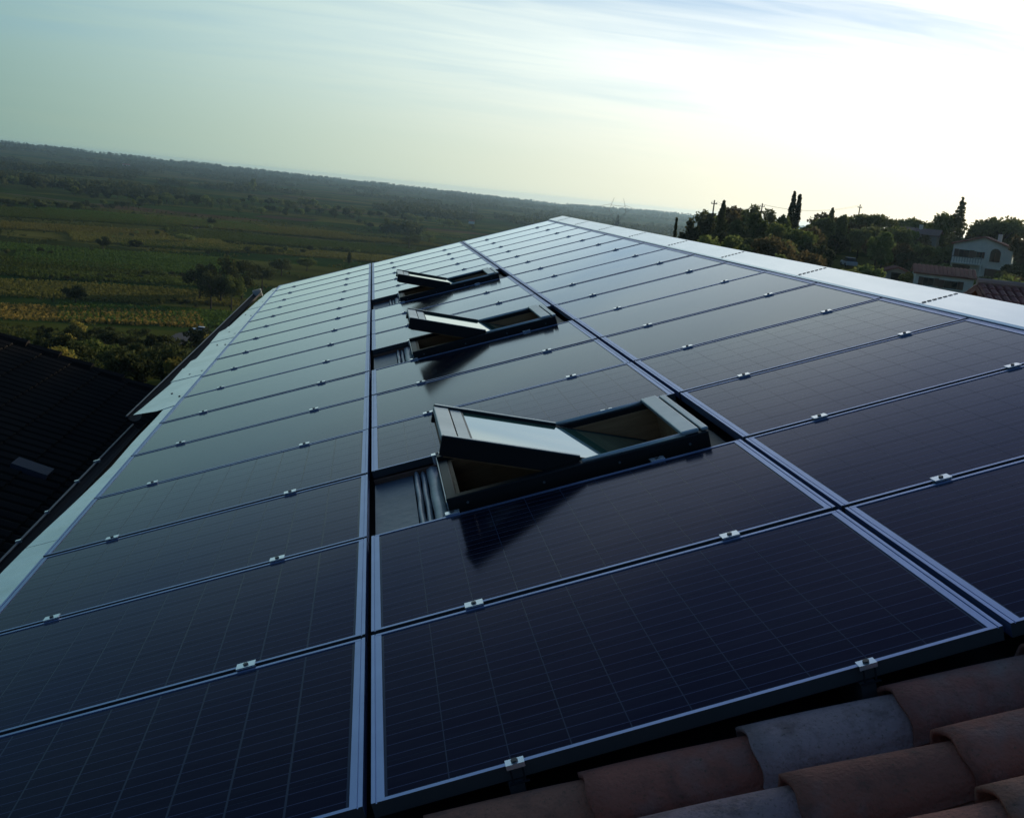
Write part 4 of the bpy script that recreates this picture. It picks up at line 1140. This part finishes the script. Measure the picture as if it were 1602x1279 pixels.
# bare reddish plot, pale tracks: thin sheets laid on the ground
def ground_strip(name, pix, width, mtl, label=None, lift=0.12):
    pts = [on_ground(*q) for q in pix]
    P_ = []
    for a, b in zip(pts[:-1], pts[1:]):
        for s in np.linspace(0, 1, 14, endpoint=False): P_.append(a[:2] * (1 - s) + b[:2] * s)
    P_.append(pts[-1][:2])
    mb = MB()
    for i, p in enumerate(P_):
        t_ = P_[min(i + 1, len(P_) - 1)] - P_[max(i - 1, 0)]; t_ = t_ / np.linalg.norm(t_); n = np.array([-t_[1], t_[0]])
        for s in (-1, -0.5, 0, 0.5, 1):
            q = p + n * s * width / 2 * (0.9 + 0.2 * random.random())
            mb.v.append((q[0], q[1], gz(*q) + lift))
    for i in range(len(P_) - 1):
        for j in range(4):
            a = i * 5 + j; mb.f.append((a, a + 1, a + 6, a + 5))
    o = mb.build(name, mtl); tag(o, label, kind='structure')
    return o
M_TRACK = mat('farm_track', (0.13, 0.105, 0.07), rough=0.95, spec=0.0, var=(0.08, 0.07, 0.04), var_scale=0.15, coord='Object')
M_BARE = mat('bare_red_soil', (0.10, 0.058, 0.040), rough=0.95, spec=0.0, var=(0.065, 0.045, 0.028), var_scale=0.05)
M_STRAW = mat('straw_stubble', (0.12, 0.095, 0.040), rough=0.95, spec=0.0, var=(0.075, 0.065, 0.025), var_scale=0.06)
ground_strip('track', [(265, 366), (300, 358), (345, 351)], 5.0, M_TRACK)
ground_strip('track', [(0, 302), (60, 309), (130, 319), (200, 322)], 14.0, M_TRACK)
ground_strip('field', [(405, 338), (490, 346)], 60.0, M_BARE)
ground_strip('field', [(165, 372), (270, 380)], 16.0, M_STRAW)
ground_strip('field', [(560, 382), (470, 372), (380, 366)], 16.0, M_STRAW)
ground_strip('track', [(262, 540), (292, 524), (318, 518)], 5.0, mat('grey_lane', (0.11, 0.11, 0.11), rough=0.9, spec=0.0))

# trees one can tell apart in the valley
VT = [('round', 161, 372, 392, 24, L_DARK, 'lone round dark tree among the vineyards'),
      ('bush', 212, 375, 387, 20, L_DARK, 'small dark shrub along the yellow vineyard'),
      ('round', 290, 366, 380, 34, L_GREEN, 'grey green loose tree at the start of the pale track'),
      ('round', 330, 342, 352, 14, L_DARK, 'small dark tree beside the pale farm track'),
      ('round', 312, 412, 470, 50, L_DARK, 'tall dark tree at the outer edge of the grove'),
      ('round', 345, 404, 474, 60, L_DARK, 'tallest dark tree in the middle of the grove'),
      ('round', 378, 408, 468, 54, L_DARK, 'dark tree of the grove closest to the gutter end'),
      ('round', 410, 412, 455, 44, L_DARK, 'dark tree behind the end of the gutter'),
      ('round', 330, 425, 484, 50, L_DARK, 'low dark tree at the front of the grove'),
      ('round', 362, 428, 486, 46, L_GREEN, 'low green tree at the front of the grove'),
      ('round', 118, 448, 475, 40, L_DARK, 'dark scrub tree between golden and brown vineyards'),
      ('cypress', 546, 395, 413, 7, L_DARK, 'thin cypress at the far edge of the roof'),
      ('cypress', 964, 337, 362, 6, L_DARK, 'small pointed cypress below the near pylon'),
      ('round', 440, 404, 432, 40, L_DARK, 'dark tree behind the far roof corner'),
      ('round', 480, 402, 424, 34, L_GREEN, 'green tree behind the far roof edge'),
      ('round', 640, 366, 388, 40, L_DARK, 'dark tree below the far roof edge'),
      ('round', 672, 362, 380, 34, L_GREEN, 'green tree beside the dark tree below far roof edge'),
      ('poplar', 395, 281, 300, 12, L_GREEN, 'upright pale tree in the middle distance hedge'),
      ]
for i, (kd, px, pt, pb, wpx, lm, lab) in enumerate(VT):
    p = on_ground(px, pb); r = math.hypot(p[0] - CAM[0], p[1] - CAM[1])
    h = (pb - pt) * r / FPX; wd = wpx * r / FPX
    tree(kd, p[0], p[1], h, wd, lm, lab, group='single trees in the valley', variant=i % 5, n=2400, leafsz=max(0.22, 0.022 * h))
# hedgerow trees further out, similar ones share a label
HR = [((0, 322), (95, 326), 13, 11, L_DARK), ((95, 330), (250, 322), 20, 12, L_DARK), ((110, 305), (330, 322), 26, 14, L_DARK), ((210, 318), (420, 322), 22, 13, L_GREEN), ((350, 330), (560, 342), 20, 12, L_DARK), ((430, 322), (640, 345), 22, 13, L_PINE),
      ((0, 290), (170, 300), 20, 14, L_PINE), ((560, 352), (640, 372), 8, 11, L_DARK), ((640, 345), (740, 360), 12, 12, L_GREEN),
      ((0, 400), (140, 397), 10, 9, L_DARK), ((50, 441), (285, 434), 15, 10, L_DARK), ((330, 398), (560, 394), 16, 9, L_DARK), ((175, 374), (330, 358), 12, 7, L_GREEN), ((250, 476), (330, 480), 6, 12, L_DARK)]
HRN = ['in the hedge along the olive vineyard field', 'in the long hedge behind the olive field', 'in the wide tree belt under the white farmhouse', 'in the middle tree belt beyond the pale farm track', 'in the hedge behind the reddish bare plot', 'in the tree belt above the reddish bare plot', 'in the tree belt along the distant pale track', 'in the short hedge past the far roof edge', 'in the hedge below the faint distant pylon', 'in the hedge between the olive and dark green vineyards', 'in the hedge behind the brownish vineyard plot', 'in the hedge behind the dark grove', 'in the low hedge beside the brown vineyard strip', 'in front of the dark grove']
for hi_, (a, b, n, hp, lm) in enumerate(HR):
    for i in range(n):
        s = (i + rr.uniform(-0.4, 0.4)) / (n - 1)
        px = a[0] + (b[0] - a[0]) * s; py = a[1] + (b[1] - a[1]) * s + rr.uniform(-3, 3)
        p = on_ground(px, py); r = math.hypot(p[0] - CAM[0], p[1] - CAM[1])
        h = hp * rr.uniform(0.6, 1.15) * r / FPX
        m_ = rr.choice((lm, lm, L_DARK, L_GREEN))
        tree('round' if rr.random() < 0.8 else 'bush', p[0], p[1], h, h * rr.uniform(0.9, 1.5), m_, {'leaves_evergreen': 'dark tree in the far valley hedgerows', 'leaves_green': 'greener tree in the far valley hedgerows', 'needles_pine': 'olive tree in the far valley hedgerows'}[m_.name].replace('in the far valley hedgerows', HRN[hi_]),
             group='hedgerow trees in the valley', variant=rr.randint(0, 2), n=1000, leafsz=0.045 * h)
# shrubs on the slope just beyond the dark roof
for i in range(80):
    px = rr.uniform(60, 345); r = rr.uniform(95, 235)
    d_ = ray(px, 560); a = math.atan2(d_[0], d_[1]); x, y = CAM[0] + r * math.sin(a), CAM[1] + r * math.cos(a)
    if math.hypot(px - 292, (r - 165) * 0.8) < 22: continue
    lm = rr.choice((L_DARK, L_DARK, L_DARK, L_DARK, L_DARK, L_DARK, L_GREEN, L_YEL)); h = rr.uniform(2.4, 5.2)
    tree('bush', x, y, h, h * rr.uniform(0.9, 1.4), lm, {'leaves_evergreen': 'dark shrub on the slope below the dark tiled roof', 'leaves_green': 'green shrub on the slope below the dark tiled roof', 'leaves_yellowing': 'yellowing shrub on the slope below the dark tiled roof'}[lm.name].replace('below the dark tiled roof', 'close beyond the dark tiled roof' if r < 130 else 'beyond the dark tiled roof, towards the lane' if r < 180 else 'near the parked pale blue car' if px > 240 else 'before the golden vineyard plot'),
         cat='shrub', group='shrubs on the slope', variant=rr.randint(0, 3), n=1400, leafsz=0.17)
p = on_ground(316, 520); r = math.hypot(p[0] - CAM[0], p[1] - CAM[1])
car(316, r, 'pale blue car parked by the lane beyond the gutter', (0.42, 0.50, 0.62), turn=75)

# far woods that read as one mass
def far_woods():
    rg = np.random.default_rng(3)
    pts = []
    N = 60000
    az = rg.uniform(-32, 24, N); r = np.exp(rg.uniform(math.log(820), math.log(7600), N))
    x = CAM[0] + r * np.sin(np.radians(az)); y = CAM[1] + r * np.cos(np.radians(az))
    dens = _noise2(x / 190 + 3, y / 120, 5) + 0.7 * _noise2(x / 60, y / 420, 8)
    thr = np.interp(r, [820, 1300, 2000, 4000, 8000], [1.05, 0.55, 0.40, 0.30, 0.10])
    k = (dens > thr)
    x, y, r = x[k][:13000], y[k][:13000], r[k][:13000]
    n = len(x)
    h = rg.uniform(6, 13, n) * np.interp(r, [800, 8000], [0.8, 1.25]); w_ = h * rg.uniform(0.8, 1.5, n)
    z = ground(x, y)
    nq = 22
    u = rg.normal(size=(n, nq, 3)); u /= np.linalg.norm(u, axis=2, keepdims=True)
    c = np.stack([x, y, z + h * 0.5], 1)[:, None, :] + u * np.stack([w_ * 0.42, w_ * 0.42, h * 0.45], 1)[:, None, :]
    cen = c.reshape(-1, 3)
    v = quads(cen, 1.0, rg)
    v = (v.reshape(-1, 4, 3) - cen[:, None, :]) * np.repeat(h * 0.20, nq)[:, None, None] + cen[:, None, :]
    me = bpy.data.meshes.new('far_woods'); q = len(cen)
    me.vertices.add(q * 4); me.vertices.foreach_set('co', v.ravel())
    me.loops.add(q * 4); me.loops.foreach_set('vertex_index', np.arange(q * 4, dtype=np.int32))
    me.polygons.add(q); me.polygons.foreach_set('loop_start', np.arange(0, q * 4, 4, dtype=np.int32))
    me.materials.append(L_DARK); me.update(calc_edges=True)
    tag(link('far_woods', me), 'dark scattered woods covering the far valley to the hills', 'woods', kind='stuff')
far_woods()

# pylons -----------------------------------------------------------------------
def pylon(px, py_top, r, label):
    x, y, h = place_px(px, py_top, r)
    t = empty('pylon', (x, y, gz(x, y) - 0.3), (0, 0, R(-8))); tag(t, label, 'pylon', 'lattice pylons in the valley')
    b = MB(); hb = h * 0.62; wb, wt_ = h * 0.085, h * 0.022; th = 0.0022 * h
    lv = np.linspace(0, 1, 8)
    def cor(s): 
        q = wb + (wt_ - wb) * s
        return [(-q, -q, hb * s), (q, -q, hb * s), (q, q, hb * s), (-q, q, hb * s)]
    for i in range(4): b.tube([cor(0)[i], cor(1)[i]], th * 1.4, 4)
    for s0, s1 in zip(lv[:-1], lv[1:]):
        for i in range(4):
            j = (i + 1) % 4
            b.tube([cor(s0)[i], cor(s1)[j]], th * 0.8, 4); b.tube([cor(s0)[j], cor(s1)[i]], th * 0.8, 4)
    b.build('tower', M_STEEL, t)
    a = MB(); ww = h * 0.13
    for s in (-1, 1):
        for yy in (-wt_, wt_):
            a.tube([(s * wt_, yy, hb), (s * ww, yy * 0.6, h * 0.80), (s * ww * 0.55, 0, h)], th * 1.3, 4)
        a.tube([(s * ww, 0, h * 0.80), (s * ww * 1.9, 0, h * 0.86)], th * 1.2, 4); a.tube([(s * ww * 0.75, 0, h * 0.90), (s * ww * 1.9, 0, h * 0.86)], th, 4)
    a.tube([(-ww * 0.8, 0, h * 0.88), (ww * 0.8, 0, h * 0.88)], th * 1.2, 4)
    a.build('crossarm', M_STEEL, t)
    return t
pylon(968.5, 309, 900, 'tall lattice pylon rising above the roof ridge line')
pylon(740, 305, 2100, 'faint distant lattice pylon over the hazy valley')

# white farm building and its smoke, far away
p = on_ground(194, 262)
fh = gable_house('house', 194, math.hypot(p[0] - CAM[0], p[1] - CAM[1]), 0, 26, 18, 9, 4, 'tiny white farmhouse far out under the wisp of smoke', mat('white_wash', (0.75, 0.75, 0.74), rough=0.9), M_RTILE, ridge_along='x', group='far houses')
p = on_ground(733, 350)
gable_house('house', 733, math.hypot(p[0] - CAM[0], p[1] - CAM[1]), 0, 9, 8, 4, 1.5, 'small white house just past the far roof edge', mat('white_wash', (0.75, 0.75, 0.74), rough=0.9), M_RTILE, ridge_along='x', group='far houses')

# ------------------------------------------------------------------ haze over the valley
hz_m = bpy.data.materials.new('valley_haze'); hz_m.use_nodes = True
t = hz_m.node_tree; t.nodes.remove(t.nodes['Principled BSDF'])
pv_ = t.nodes.new('ShaderNodeVolumePrincipled'); pv_.inputs['Color'].default_value = (0.50, 0.76, 0.98, 1); pv_.inputs['Density'].default_value = 0.000065; pv_.inputs['Anisotropy'].default_value = 0.6
t.links.new(pv_.outputs[0], t.nodes['Material Output'].inputs['Volume'])
hb_ = MB().box(-8300, 8300, -8300, 8300, -60.5, 9.6).build('haze', hz_m)
tag(hb_, 'pale blue evening haze filling the valley', 'haze', kind='stuff')
